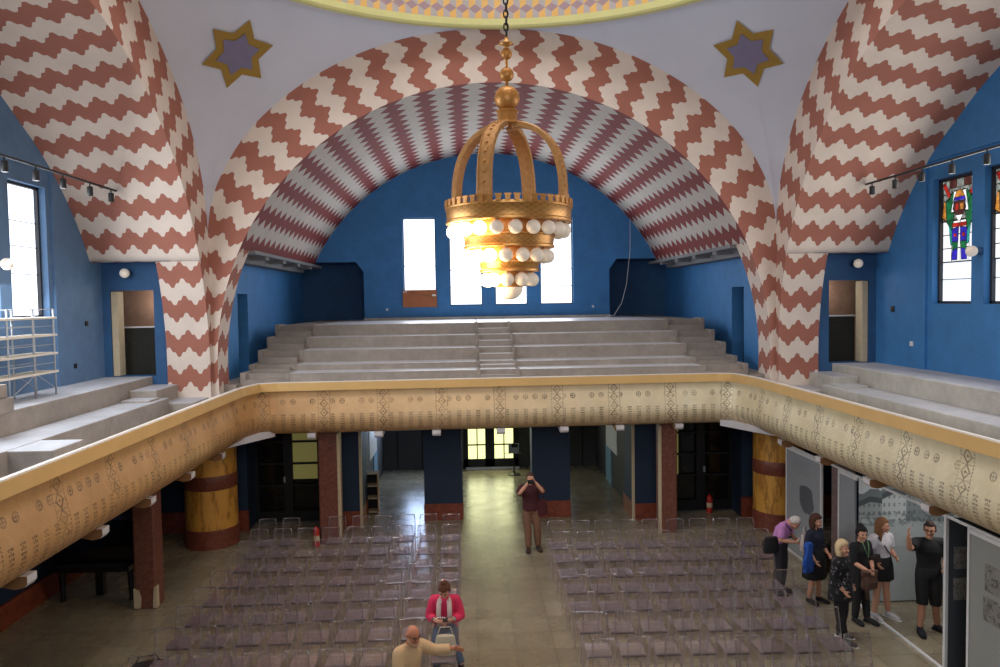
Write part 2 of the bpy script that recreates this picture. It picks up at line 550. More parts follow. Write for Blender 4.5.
# ring and dome
mb = MB(); n = 128
prof = [(RR+.12, ZR-.02), (RR, ZR-.02), (RR-.03, ZR+.02), (RR-.03, ZR+.15), (RR+.06, ZR+.17)]
mb.lathe([(r, z) for r, z in prof], (0, YC, 0), n, cap=False)
struct('trim_4', mb, M['green_band'], smooth=False)
P = []; Uv = []
for j in range(25):
    a = j/24*(PI/2-.05); r = (RR+.05)*math.cos(a); z = ZR+.16+(RR+.05)*math.sin(a)
    P.append([(r*math.cos(2*PI*i/n), YC+r*math.sin(2*PI*i/n), z) for i in range(n+1)])
    Uv.append([(136*i/n, (RR+.05)*a/.187+.35) for i in range(n+1)])
struct('ceiling_dome', MB().grid(P, Uv), M['cubes'], smooth=True)

# painted six pointed stars on the pendentives
def star(sx, where):
    c = Vector((5.15, 15.29-YC, 10.41-ZCO)); nrm = -c.normalized()
    tu = Vector((0,0,1)); tu = (tu-nrm*tu.dot(nrm)).normalized(); th = tu.cross(nrm)
    def pt(r, q, off):
        p = c+th*(r*math.cos(q))+tu*(r*math.sin(q))
        p = p.normalized()*(RS-off)                       # lies on the curved plaster
        return (sx*p.x, YC+p.y, ZCO+p.z)
    def poly(r0, r1, off):
        mb = MB(); rad = [(r0 if k % 2 == 0 else r1) for k in range(12)]
        m = 5; vs = [pt(0, 0, off)]
        for j in range(1, m+1):
            vs += [pt(rad[k]*j/m, PI/2+k*PI/6, off) for k in range(12)]
        fs = [(0, 1+k, 1+(k+1) % 12) for k in range(12)]
        fs += [(1+(j-1)*12+k, 1+(j-1)*12+(k+1) % 12, 1+j*12+(k+1) % 12, 1+j*12+k) for j in range(1, m) for k in range(12)]
        return mb.add(vs, fs)
    o = tag(poly(.74,.45,.03).build('painted_star', M['star_gold']), 'ochre six-pointed star with purple middle, painted on the '+where, 'star')
    poly(.45,.29,.045).build('star_centre', M['star_purple'], o)
star(-1, 'plaster left of the central arch'); star(1, 'plaster right of the central arch')

# ------------------------------------------------------------------ outer upper walls
WX = 8.5
def wall_with_holes(axis, at, a0, a1, z0, z1, holes, depth, sign):
    """vertical wall sheet with rectangular openings and their reveals; axis 'x' -> plane x=at running along y"""
    As = sorted(set([a0, a1]+[h[0] for h in holes]+[h[1] for h in holes]))
    Zs = sorted(set([z0, z1]+[h[2] for h in holes]+[h[3] for h in holes]))
    mb = MB()
    P = (lambda a, z, d: (at+sign*d, a, z)) if axis == 'x' else (lambda a, z, d: (a, at+sign*d, z))
    for i in range(len(As)-1):
        for j in range(len(Zs)-1):
            ca, cz = (As[i]+As[i+1])/2, (Zs[j]+Zs[j+1])/2
            if any(h[0] < ca < h[1] and h[2] < cz < h[3] for h in holes): continue
            mb.add([P(As[i],Zs[j],0),P(As[i+1],Zs[j],0),P(As[i+1],Zs[j+1],0),P(As[i],Zs[j+1],0)], [(0,1,2,3)])
    for h in holes:
        c = [(h[0],h[2]),(h[1],h[2]),(h[1],h[3]),(h[0],h[3])]
        for k in range(4):
            p, q = c[k], c[(k+1) % 4]
            mb.add([P(*p,0),P(*q,0),P(*q,depth),P(*p,depth)], [(0,1,2,3)])
    return mb
SW = [(13.33-k*1.48, 14.48-k*1.48) for k in range(5)]        # side window spans along y
for sg, nm in ((-1, 'left'), (1, 'right')):
    holes = [(a, b, 5.25, 7.68) for a, b in SW]
    # window zone set back a little between two pilaster lines
    mb = wall_with_holes('x', sg*(WX+.05), 6.4, 14.62, 3.3, 8.05, holes, .22, sg)
    mb.add([(sg*WX,14.62,3.3),(sg*(WX+.05),14.62,3.3),(sg*(WX+.05),14.62,8.05),(sg*WX,14.62,8.05)], [(0,1,2,3)])
    mb.add([(sg*WX,6.4,8.05),(sg*(WX+.05),6.4,8.05),(sg*(WX+.05),14.62,8.05),(sg*WX,14.62,8.05)], [(0,1,2,3)])
    mb.add([(sg*WX,14.62,3.3),(sg*WX,16.45,3.3),(sg*WX,16.45,10.6),(sg*WX,14.62,10.6)], [(0,1,2,3)])
    mb.add([(sg*WX,4,8.05),(sg*WX,14.62,8.05),(sg*WX,14.62,10.6),(sg*WX,4,10.6)], [(0,1,2,3)])
    mb.add([(sg*WX,2,3.3),(sg*WX,6.4,3.3),(sg*WX,6.4,8.05),(sg*WX,2,8.05)], [(0,1,2,3)])
    struct('wall_'+nm, mb, M['blueleft'] if sg < 0 else M['blue'])
    # recess with the doorway beside the pier
    hx = sorted((sg*7.42, sg*8.34))
    dm = wall_with_holes('y', 16.42, *sorted((sg*6.6, sg*8.55)), 3.1, 6.75, [(hx[0], hx[1], 3.93, 5.78)], .35, 1)
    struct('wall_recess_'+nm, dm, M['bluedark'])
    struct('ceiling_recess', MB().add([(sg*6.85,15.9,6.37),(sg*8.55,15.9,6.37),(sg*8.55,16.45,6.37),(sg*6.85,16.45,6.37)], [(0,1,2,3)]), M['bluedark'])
    # the pale stone jamb and the bare room seen through the doorway
    d = MB()
    jx = sorted((sg*8.34, sg*8.20)); d.bbox(jx[0], jx[1], 16.46, 16.75, 3.93, 5.76, .015)
    dj = struct('door_1' if sg < 0 else 'door_2', d, M['stone'])
    MB().bbox(hx[0], hx[1], 17.05, 17.1, 3.6, 4.95, .01).build('mesh_screen', M['rubble'], dj)
    MB().bbox(hx[0], hx[1], 17.0, 17.06, 4.95, 4.985, .01).build('rail', M['white'], dj)
    MB().add([(hx[0]-.8,17.6,3.5),(hx[1]+.8,17.6,3.5),(hx[1]+.8,17.6,6.2),(hx[0]-.8,17.6,6.2)], [(0,1,2,3)]).build('wall_behind', M['brickwall'], dj)

# back bay of the gallery: side walls, window wall, recesses
HX = 6.3
for sg, nm in ((-1, 'back_left'), (1, 'back_right')):
    mb = wall_with_holes('x', sg*HX, 16.9, 26.2, 3.3, 7.2, [(18.6, 19.45, 3.7, 5.7)], .35, sg)
    struct('wall_'+nm, mb, M['blue'])
    o = struct('door_3' if sg < 0 else 'door_4', MB().add([(sg*(HX+.3),18.55,3.65),(sg*(HX+.3),19.5,3.65),(sg*(HX+.3),19.5,5.75),(sg*(HX+.3),18.55,5.75)], [(0,1,2,3)]), M['dark'])  # dark sheet stands in for the unlit space beyond the doorway
    # beam under the springing of the vault
    mb = MB()
    mb.box(*sorted((sg*5.45, sg*HX)), 17.2, 25.0, 6.58, 6.66)
    mb.box(*sorted((sg*5.9, sg*HX)), 17.2, 24.4, 6.42, 6.58)
    for k in range(4): mb.box(*sorted((sg*5.5, sg*6.1)), 18.3+k*1.7, 18.6+k*1.7, 6.5, 6.6)
    struct('trim_5' if sg < 0 else 'trim_6', mb, M['beam'])
# window wall with chamfered recess openings each side
BW = [(-2.73,-1.67),(-1.23,-.17),(.25,1.31),(1.74,2.81)]
YW = 24.4
holes = [(a, b, 5.3, 8.15) for a, b in BW]
mb = wall_with_holes('y', YW, -4.0, 4.0, 3.3, 11.0, holes, .25, 1)
for sg in (-1, 1):
    mb.prism([(sg*4.0,6.42),(sg*4.25,6.75),(sg*6.6,6.75),(sg*6.6,11),(sg*4.0,11)], YW, YW+.02)
    mb.add([(sg*4.0,YW,3.3),(sg*4.0,26,3.3),(sg*4.0,26,6.42),(sg*4.0,YW,6.42)], [(0,1,2,3)])
    mb.add([(sg*4.0,YW,6.42),(sg*4.0,26,6.42),(sg*4.25,26,6.75),(sg*4.25,YW,6.75)], [(0,1,2,3)])
struct('wall_back', mb, M['blue'])
mb = MB()
for sg in (-1, 1):
    mb.add([(sg*3.9,26,3.3),(sg*6.4,26,3.3),(sg*6.4,26,7.2),(sg*3.9,26,7.2)], [(0,1,2,3)])
    mb.add([(sg*3.9,24.4,6.76),(sg*6.4,24.4,6.76),(sg*6.4,26,6.76),(sg*3.9,26,6.76)], [(0,1,2,3)])
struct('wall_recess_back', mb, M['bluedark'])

# windows
wn = [0]
def window(axis, at, sg, a, b, z0, z1, pane, bars, fw=.045, frame='frame', bw=.007):
    wn[0] += 1
    P = (lambda u0, u1, d0, d1, q0, q1: (min(at+sg*d0, at+sg*d1), max(at+sg*d0, at+sg*d1), u0, u1, q0, q1)) if axis == 'x' else (lambda u0, u1, d0, d1, q0, q1: (u0, u1, min(at+sg*d0, at+sg*d1), max(at+sg*d0, at+sg*d1), q0, q1))
    f = MB()
    f.box(*P(a, a+fw, -.05, .03, z0, z1)); f.box(*P(b-fw, b, -.05, .03, z0, z1))
    f.box(*P(a, b, -.05, .03, z0, z0+fw)); f.box(*P(a, b, -.05, .03, z1-fw, z1))
    for q in bars: f.box(*P(a, b, -.012, .0, q-bw, q+bw))
    o = struct('window_%d' % wn[0], f, M[frame])
    if axis == 'x': p = MB().add([(at+sg*.02,a,z0),(at+sg*.02,b,z0),(at+sg*.02,b,z1),(at+sg*.02,a,z1)], [(0,1,2,3)])
    else: p = MB().add([(a,at+sg*.02,z0),(b,at+sg*.02,z0),(b,at+sg*.02,z1),(a,at+sg*.02,z1)], [(0,1,2,3)])
    p.build('pane', M[pane], o)
    return o
for i, (a, b) in enumerate(BW):
    window('y', YW+.22, 1, a, b, 5.3, 8.15, 'pane', [5.9, 6.45] if i else [6.6], .03, bw=.011)
for k, (a, b) in enumerate(SW):
    window('x', -(WX+.22), -1, a, b, 5.25, 7.68, 'pane', [6.05, 6.55, 7.0], .05)

# stained glass windows on the right
SGC = {'k': plain('lead', (24,24,28), .5), 'g': emit('green_glass', (20,120,70), .5), 'b': emit('blue_glass', (50,40,190), .6), 'r': emit('ruby_glass', (190,44,30), .55),
       'w': emit('white_glass', (235,238,240), 1.0), 'o': emit('amber_glass', (210,140,60), .65), 'p': emit('brown_glass', (92,48,44), .5), 'c': emit('grey_glass', (150,156,150), .6),
       't': emit('turquoise_glass', (40,160,150), .6)}
for k_, m_ in SGC.items():                                   # small pieces of uneven tone, leaded
    if k_ in 'kw': continue
    nt = m_.node_tree; b_ = nt.nodes['Principled BSDF']
    tc = nt.nodes.new('ShaderNodeTexCoord'); vo = nt.nodes.new('ShaderNodeTexVoronoi'); vo.inputs['Scale'].default_value = 11
    vd = nt.nodes.new('ShaderNodeTexVoronoi'); vd.feature = 'DISTANCE_TO_EDGE'; vd.inputs['Scale'].default_value = 11
    nt.links.new(tc.outputs['Object'], vo.inputs['Vector']); nt.links.new(tc.outputs['Object'], vd.inputs['Vector'])
    sp = nt.nodes.new('ShaderNodeSeparateColor'); nt.links.new(vo.outputs['Color'], sp.inputs[0])
    st = b_.inputs['Emission Strength'].default_value
    f = (X(nt, sp.outputs[0])*1.1+.35)*st*X(nt, vd.outputs[0]).gt(.035)
    nt.links.new(f.k, b_.inputs['Emission Strength'])
def stained(o, x, a, b, z0, z1, flip):
    keys = list(SGC); mats = [SGC[k] for k in keys]
    W = b-a; H = z1-z0
    mb = MB()
    lay = [0]
    def pg(k, pts, lead=True):
        lay[0] += 1
        c = (sum(p[0] for p in pts)/len(pts), sum(p[1] for p in pts)/len(pts))
        def pt(p, s, d):
            u = c[0]+(p[0]-c[0])*s; v = c[1]+(p[1]-c[1])*s
            u = 1-u if flip else u
            return (x-d, b-W*u, z0+H*v)
        if lead:
            mb.cur = 0; mb.add([pt(p, 1.06, .002+lay[0]*.0006) for p in pts], [tuple(range(len(pts)))])
        mb.cur = keys.index(k); mb.add([pt(p, .93 if lead else 1, .0023+lay[0]*.0006) for p in pts], [tuple(range(len(pts)))])
    # background quarries
    for i in range(4):
        for j in range(6):
            pg('c' if j > 2 else 'w', [(i/4,j/6),((i+1)/4,j/6),((i+1)/4,(j+1)/6),(i/4,(j+1)/6)])
    # dark canopy and crossed shapes on top
    for i in range(5): pg('p' if i % 2 else 'c', [(i/5,.9),((i+1)/5,.9),((i+1)/5,1),(i/5,1)])
    pg('r', [(0,.96),(.08,.98),(.26,.80),(.18,.78)]); pg('r', [(1,.96),(.92,.98),(.74,.80),(.82,.78)])
    # green mantle at the sides with amber wings
    for s in (0, 1):
        q = lambda pts: [((1-u) if s else u, v) for u, v in pts]
        pg('o', q([(.0,.55),(.12,.5),(.15,.72),(.05,.76)]))
        pg('g', q([(.12,.5),(.3,.36),(.34,.6),(.2,.78),(.1,.75)]))
        pg('g', q([(.2,.78),(.34,.6),(.38,.75),(.3,.86)]))
        pg('t', q([(.18,.48),(.3,.36),(.3,.2),(.24,.22)]))
        pg('w', q([(.26,.60),(.33,.60),(.42,.86),(.34,.86)]))                       # raised arms
        pg('b', q([(.28,.40),(.48,.42),(.46,.24),(.3,.24)])); pg('g', q([(.3,.24),(.46,.24),(.45,.16),(.3,.14)]))
        pg('b', q([(.3,.14),(.45,.16),(.44,.02),(.28,.02)])); pg('r', q([(.34,.34),(.42,.34),(.42,.30),(.34,.30)]))
        pg('r', q([(.3,.47),(.5,.47),(.5,.42),(.3,.42)]))
    pg('o', [(.42,.86),(.58,.86),(.64,.78),(.36,.78)])
    pg('b', [(.36,.78),(.64,.78),(.7,.68),(.64,.74),(.36,.74),(.3,.68)])
    pg('p', [(.36,.73),(.64,.73),(.68,.64),(.58,.56),(.42,.56),(.32,.64)])
    pg('r', [(.4,.70),(.48,.70),(.48,.62),(.4,.62)]); pg('o', [(.52,.70),(.62,.70),(.62,.62),(.52,.62)])
    pg('w', [(.4,.56),(.6,.56),(.52,.49),(.48,.49)])
    mb.build('stained_glass', mats, o)
for k, (a, b) in enumerate(SW):
    o = window('x', WX+.22, 1, a, b, 5.25, 7.68, 'pane_milky', [5.72, 6.05, 6.86], .05)
    stained(o, WX+.235, a+.05, b-.05, 6.06, 7.63, k % 2 == 1)

# ------------------------------------------------------------------ galleries: parapet, floors, tiers
PATH = [(-5.28,0.6),(-5.28,8),(-5.28,15.2),(-5.25,15.55),(-5.12,16.08),(-4.8,16.2),(0,16.3),(4.85,16.4),(5.16,16.28),(5.3,15.75),(5.33,15.4),(5.33,8),(5.33,0.6)]
def path_norm(i):
    p0 = Vector(PATH[max(0, i-1)]); p1 = Vector(PATH[i]); p2 = Vector(PATH[min(len(PATH)-1, i+1)])
    def nn(a, b):
        d = (b-a); d = d.normalized() if d.length > 0 else d
        return Vector((d.y, -d.x))
    n1 = nn(p0, p1) if i > 0 else nn(p1, p2); n2 = nn(p1, p2) if i < len(PATH)-1 else n1
    n = (n1+n2).normalized()
    return n/max(.5, n.dot(n1))
PN = [path_norm(i) for i in range(len(PATH))]
PL = [0]
for a, b in zip(PATH, PATH[1:]): PL.append(PL[-1]+math.dist(a, b))
_mid = PL[6]
def sweep(prof, sub=1):
    P = []; Uv = []
    L = [0]
    for a, b in zip(prof, prof[1:]): L.append(L[-1]+math.dist(a, b))
    for (o, z), l in zip(prof, L):
        P.append([(PATH[i][0]+PN[i].x*o, PATH[i][1]+PN[i].y*o, z) for i in range(len(PATH))])
        Uv.append([(PL[i]-_mid+.635+127, l/L[-1]) for i in range(len(PATH))])
    return MB().grid(P, Uv)
def smoothprof(ps, n=4):
    out = []
    for i in range(len(ps)-1):
        p0 = ps[max(0,i-1)]; p1 = ps[i]; p2 = ps[i+1]; p3 = ps[min(len(ps)-1,i+2)]
        for k in range(n):
            t = k/n
            out.append(tuple(.5*((2*p1[j])+(-p0[j]+p2[j])*t+(2*p0[j]-5*p1[j]+4*p2[j]-p3[j])*t*t+(-p0[j]+3*p1[j]-3*p2[j]+p3[j])*t**3) for j in (0,1)))
    return out+[ps[-1]]
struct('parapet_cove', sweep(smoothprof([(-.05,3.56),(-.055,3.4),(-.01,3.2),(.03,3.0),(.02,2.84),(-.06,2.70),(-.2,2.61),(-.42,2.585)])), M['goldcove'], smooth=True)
struct('parapet_rail', sweep([(-.03,3.745),(0,3.735),(.0,3.56),(-.06,3.555)]), M['rail'])
struct('parapet_top', sweep([(-.085,3.1),(-.085,3.752),(-.02,3.752),(-.005,3.738)]), M['railtop'])
# gallery slab underside
mb = MB()
for sg in (-1, 1):
    mb.box(*sorted((sg*5.62, sg*8.7)), 0.6, 18.8, 2.64, 2.76)
mb.box(-8.7, 8.7, 16.66, 24.6, 2.65, 2.77)
mb.prism([(-5.6,15.0),(-5.3,15.6),(-4.9,16.35),(-5.6,16.7)], 2.56, 2.7, 'z'); mb.prism([(5.65,15.0),(5.35,15.6),(4.95,16.45),(5.65,16.8)], 2.56, 2.7, 'z')
struct('ceiling_gallery', mb, M['soffit'])
# corbels under the parapet (beam ends)
def corbel(x, y, dx, dy, i):
    d = Vector((dx, dy, 0)); s = Vector((-dy, dx, 0))
    prof = [(.0,2.62),(.0,2.54),(-.03,2.50),(-.12,2.48),(-.13,2.48),(-.4,2.54),(-1.2,2.62),(-1.2,2.66),(-.3,2.66),(-.13,2.62)]
    w = .09
    vs = [Vector((x,y,0))+d*o+s*k+Vector((0,0,z)) for k in (-w, w) for o, z in prof]
    n = len(prof)
    mb = MB().add(vs, [(j,(j+1) % n,n+(j+1) % n,n+j) for j in range(n)]+[tuple(range(n)), tuple(range(2*n-1,n-1,-1))])
    o_ = struct('trim_%d' % i, mb, [M['soffit'], M['wood']])
    for p in o_.data.polygons:
        if (p.center-Vector((x,y,0))).xy.dot(-d.xy) > .12: p.material_index = 1  # brown behind the white tip is painted shadow under the cove
ci = 10
for y in (8.05, 9.68, 11.15, 12.75, 14.35):
    corbel(-5.36, y, 1, 0, ci); ci += 1
    corbel(5.42, y, -1, 0, ci); ci += 1
for x in (-4.1, -2.66, -1.4, .02, 1.43, 2.68, 4.02):
    corbel(x, 16.34+x*.02, 0, -1, ci); ci += 1

# side tiers
def tiers_side(sg):
    mb = MB()
    bx = lambda x0, x1, y0, y1, z0, z1: mb.bbox(*sorted((sg*x0, sg*x1)), y0, y1, z0, z1, .02)
    bx(7.5, 8.7, 0.6, 16.6, 3.0, 3.92)           # upper platform
    bx(6.8, 7.5, 0.6, 15.5, 3.0, 3.56)           # lower bench tier
    bx(5.5, 6.8, 0.6, 16.5, 2.8, 3.12)           # floor behind the parapet
    # stepped aisle by the pier
    bx(6.95, 7.5, 15.25, 16.45, 3.0, 3.74)
    bx(6.3, 7.0, 15.45, 16.45, 3.0, 3.45)
    bx(6.9, 7.45, 14.75, 15.3, 3.0, 3.6)
    bx(5.45, 6.4, 15.9, 17.0, 3.0, 3.42)
    if sg > 0: return mb
    # steps in the foreground
    bx(6.2, 6.85, 10.1, 10.9, 3.0, 3.55); bx(5.95, 6.2, 10.4, 11.3, 2.9, 3.3)
    return mb
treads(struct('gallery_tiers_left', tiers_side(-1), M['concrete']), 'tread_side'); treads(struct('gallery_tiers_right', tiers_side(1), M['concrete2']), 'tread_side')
# back tiers
Z = [(17.1,3.86),(17.8,3.99),(18.6,4.28),(19.45,4.56),(20.3,4.85)]
mb = MB()
for (y, z), nx in zip(Z, Z[1:]+[(26,None)]):
    mb.box(-4.72, -.46, y, 26, 3.0, z) if False else None
prof = [(16.55,3.0),(16.55,3.6),(17.1,3.6)]
for i, (y, z) in enumerate(Z):
    prof.append((y, z)); prof.append(((Z[i+1][0] if i < 4 else 26.0), z))
prof.append((26.0, 3.0))
def tier_block(x0, x1):
    return MB().prism(prof, x0, x1, 'x')
mb = MB()
for x0, x1 in ((-4.75,-.42),(.46,4.8)):
    t = tier_block(x0, x1); mb.add(t.v, t.f)
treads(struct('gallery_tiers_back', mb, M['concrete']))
def stairs(x0, x1, zoff, y0=16.55, ys=.0):
    pr = [(y0,3.0),(y0,3.6)]
    y = 17.1+ys; z = 3.6
    zs = [3.74,3.86,3.93,4.0,4.14,4.28,4.42,4.56,4.7,4.85]
    yy = [16.95,17.1,17.5,17.8,18.2,18.6,19.02,19.45,19.87,20.3]
    for i, (a, b) in enumerate(zip(yy, zs)):
        a += ys
        pr.append((a, pr[-1][1])); pr.append((a, b))
    pr.append((26.0, zs[-1])); pr.append((26.0, 3.0))
    return MB().prism(pr, x0, x1, 'x')
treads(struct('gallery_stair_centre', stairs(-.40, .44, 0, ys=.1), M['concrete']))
for sg, nm in ((-1,'left'),(1,'right')):
    s = stairs(*sorted((sg*4.84, sg*5.72)), 0, ys=.12)
    struct('gallery_stair_'+nm, s, M['concrete'])
    # curbs beside the stair, stepped
    mb = MB()
    for i in range(5):
        y, z = Z[i]
        mb.bbox(*sorted((sg*5.72, sg*5.84)), y-.02, (Z[i+1][0] if i < 4 else 20.9), 3.4, z+.03, .012)
        mb.bbox(*sorted((sg*4.74, sg*4.84)), y-.02, (Z[i+1][0] if i < 4 else 20.9), 3.4, z+.02, .012)
    if sg < 0:
        for cx in (-.44, .46):
            for i in range(5): mb.bbox(cx-.04, cx+.04, Z[i][0]-.05, (Z[i+1][0] if i < 4 else 20.9), 3.4, Z[i][1]+.012, .01)
    struct('trim_%d' % (40 if sg < 0 else 41), mb, M['concrete'])
    mb = MB().bbox(*sorted((sg*5.84, sg*6.4)), 16.8, 24.4, 3.0, 3.66, .02)
    struct('floor_passage', mb, M['concrete'])
# low wall at far edge
struct('baseboard_back', MB().bbox(-4, 4, 24.2, 24.4, 4.85, 4.93, .01), M['concrete2'])

# ------------------------------------------------------------------ ground floor shell
struct('floor', MB().add([(-9,-3,0),(9,-3,0),(9,26,0),(-9,26,0)], [(0,1,2,3)]), M['floor'])
for sg, nm in ((-1,'left'),(1,'right')):
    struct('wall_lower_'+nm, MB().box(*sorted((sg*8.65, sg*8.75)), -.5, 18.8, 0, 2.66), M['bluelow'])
    struct('baseboard_'+nm, MB().box(*sorted((sg*8.6, sg*8.66)), -.5, 17.2, 0, .42), M['dado'])
    # wall piece beside the round column and back wall around the glazed doors
    mb = MB().box(*sorted((sg*6.02, sg*8.7)), 18.0, 18.7, 0, 2.66)
    mb.box(*sorted((sg*3.9, sg*4.36)), 18.72, 18.85, 0, 2.66)
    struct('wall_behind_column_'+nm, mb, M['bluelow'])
    struct('baseboard_column_'+nm, MB().box(*sorted((sg*6.0, sg*8.62)), 17.95, 18.02, 0, .5), M['dado'])
    # return pier next to the brown pillar and the blue pillar by the aisle
    for (x0, x1, y0, y1) in ((3.31,3.86,17.95,19.1),(.87,1.82,18.42,19.0)):
        xs = sorted((sg*x0, sg*x1))
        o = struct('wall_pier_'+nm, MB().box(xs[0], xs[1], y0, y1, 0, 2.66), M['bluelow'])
        b = MB().box(xs[0]-.012, xs[1]+.012, y0-.012, y1+.012, 0, .42).build('dado', M['dado'], o)
        e = sg*x0
        if x0 > 2: MB().box(e-.03, e+.03, y0-.02, y0+.06, .0, 2.66).build('corner_strip', M['stone'], o)
    # vestibule side walls: white above pale blue
    s = struct('wall_vestibule_'+nm, MB().box(*sorted((sg*3.45, sg*3.55)), 19.1, 24.1, 0, 2.66), M['darkpanel'])
    MB().box(*sorted((sg*3.43, sg*3.46)), 20.6, 22.2, 1.05, 2.6).build('white_field', M['white'], s)
    MB().box(*sorted((sg*3.42, sg*3.46)), 21.4, 22.2, 0.0, 1.05).build('blue_field', plain('pale_blue_paint', (120,160,190), .6), s)  # dado at right; at left, window light on the wall painted in
struct('wall_vestibule_back', MB().box(-3.6, 3.6, 24.1, 24.2, 0, 2.66), M['darkpanel'])
mb = MB()
for x in (-3.0,-2.2,-1.5,1.5,2.2,3.0): mb.box(x-.015, x+.015, 24.07, 24.1, 0, 2.66)
struct('trim_50', mb, M['dark'])
# entrance door with small panes
d = MB()
for x0, x1 in ((-.86,-.72),(-.17,.13),(.74,.90)): d.box(x0, x1, 24.0, 24.08, 0, 2.66)
d.box(-.86, .9, 24.0, 24.08, .06, .32); d.box(-.86, .9, 24.0, 24.08, 2.3, 2.6)
for z in (.78, 1.32, 1.82): d.box(-.8, .86, 24.01, 24.06, z-.02, z+.02)
for x in (-.43, .44): d.box(x-.018, x+.018, 24.01, 24.06, .3, 2.3)
o = struct('door_5', d, M['black'])
MB().box(-.8, .86, 24.06, 24.07, .3, 2.4).build('pane', M['pane_yellow'], o)
MB().box(-.8, .92, 23.9, 24.0, .0, .06).build('threshold', M['white'], o)
# high daylight panes of the vestibule either side of the entrance
for x0, x1 in ((-2.75,-1.75),(1.95,2.6)):
    window('y', 24.06, 1, x0, x1, 1.3, 2.35, 'pane_soft' if x0 > 0 else 'pane_blue', [1.8], .05)
# glazed double doors
for sg, nm, k in ((-1,'left',6),(1,'right',7)):
    d = MB()
    xs = [4.38, 4.46, 5.16, 5.30, 5.96, 6.04]
    for a, b in ((4.36,4.48),(5.10,5.32),(5.94,6.06)): d.box(*sorted((sg*a, sg*b)), 18.68, 18.78, 0, 2.66)
    for z0, z1 in ((0,.26),(.88,.93),(1.43,1.48),(1.98,2.03),(2.5,2.6)): d.box(*sorted((sg*4.36, sg*6.06)), 18.7, 18.76, z0, z1)
    o = struct('door_%d' % k, d, M['black'])
    MB().box(*sorted((sg*4.4, sg*(5.2 if sg < 0 else 4.66))), 18.77, 18.78, 1.05 if sg < 0 else .9, 2.55).build('lit_pane', M['pane_olive'], o)
    MB().box(*sorted((sg*4.4, sg*6.04)), 18.785, 18.8, .1, 2.55).build('dark_pane', M['pane_dark'], o)
    MB().box(*sorted((sg*5.27, sg*5.31)), 18.62, 18.68, 1.0, 1.14).build('door_handle', M['whitemetal'], o)
    MB().box(*sorted((sg*4.36, sg*6.06)), 18.62, 18.7, 0, .02).build('threshold', M['darkpanel'], o)

# columns
for sg, nm in ((-1,'left'),(1,'right')):
    t = thing('round_column', 'thick round yellow marbled column with red bands under the %s end of the gallery' % nm, 'column', (sg*6.6, 17.2, 0))
    MB().lathe([(.6,0),(.6,.40),(.585,.42)], n=40).build('base', M['column_red'], t, smooth=False)
    MB().lathe([(.57,.40),(.57,2.6)], n=40).build('shaft', M['yellow_marble'], t, smooth=False)
    MB().lathe([(.572,1.31),(.585,1.33),(.585,1.6),(.572,1.63)], n=40).build('band', M['column_red'], t, smooth=False)
    for c in t.children: smooth_angle(c)
def square_pillar(x, y, w, label, chipped=False, mat='red_marble'):
    t = thing('square_pillar', label, 'pillar', (x, y, 0))
    MB().bbox(-w, w, -w, w, .0, 2.57, .03).build('shaft', M[mat], t)
    if chipped:
        mb = MB()
        mb.prism([(-w-.012,.02),(-w+.1,.02),(-w+.12,.2),(-w+.08,.34),(-w-.012,.38)], -w-.015, -w+.1)
        mb.prism([(w-.06,.02),(w+.012,.02),(w+.012,.42),(w-.03,.4),(w-.05,.2)], -w-.015, -w+.1)
        mb.build('chipped_corner', M['stone'], t)
    e = -w if x > 0 else w
    if abs(x) < 5: MB().bbox(e-.035, e+.035, -w-.012, -w+.06, 0, 2.5, .01).build('edge_strip', M['stone'], t)
square_pillar(-3.86, 17.05, .23, 'square brown marbled pillar left of the aisle, next to a glazed door')
square_pillar(3.9, 17.1, .2, 'square brown marbled pillar right of the aisle, next to a glazed door')
square_pillar(-6.54, 13.66, .19, 'square brown pillar with chipped pale foot, beside the black piano', True)
square_pillar(6.35, 13.66, .16, 'square mauve marbled pillar between the grey exhibition boards', mat='mauve_marble')

# ------------------------------------------------------------------ chandelier
CX, CY = -.095, 10.26
ch = thing('chandelier', 'gilded crown chandelier with tiers of white globes hanging from the dome', 'chandelier', (CX, CY, 5.46))
z0 = 5.46
SH = [(5.3,0),(5.46,0),(5.75,.02),(6.08,.045),(6.3,.065),(6.47,.09),(6.9,.09),(7.9,.05),(8.5,.0),(99,0)]
def L(z):
    for (a, p), (b, q) in zip(SH, SH[1:]):
        if a <= z <= b: return z-(p+(q-p)*(z-a)/(b-a))-z0
    return z-z0
# chain of oval links
mb = MB(); z = 9.0
k = 0
while z < 10.6:
    pts = []
    for i in range(9):
        a = 2*PI*i/8; r = .030*math.cos(a); h = .06*math.sin(a)
        pts.append((r, 0, L(z+.045)+h) if k % 2 else (0, r, L(z+.045)+h))
    mb.tube(pts, .011, 5); z += .088; k += 1
mb.tube([(0,0,L(10.6)),(0,0,L(16.9))], .012, 6)
mb.tube([(.014,.01,L(8.98)),(.02,.012,L(9.6)),(.0,.0,L(10.7))], .006, 5)
mb.build('chain', M['black'], ch, smooth=True)
mb = MB().lathe([(.01,L(9.02)),(.03,L(8.98)),(.04,L(8.95)),(.09,L(8.92)),(.10,L(8.905)),(.04,L(8.885)),(.02,L(8.84)),(.02,L(8.3))], n=20)
mb.build('finial', M['gold'], ch, smooth=True)
MB().ball((0,0,L(8.775)), .078, 20, 12).build('finial_ball', M['gold'], ch, smooth=True)
MB().ball((0,0,L(8.50)), .098, 20, 12).build('finial_ball', M['gold'], ch, smooth=True)
MB().ball((0,0,L(8.205)), .172, 24, 14).build('large_ball', M['gold'], ch, smooth=True)
MB().lathe([(.10,L(8.06)),(.155,L(8.055)),(.155,L(8.035)),(.135,L(8.03)),(.135,L(7.92)),(.15,L(7.9)),(.15,L(7.885)),(.08,L(7.88))], n=8).build('collar', M['gold'], ch)
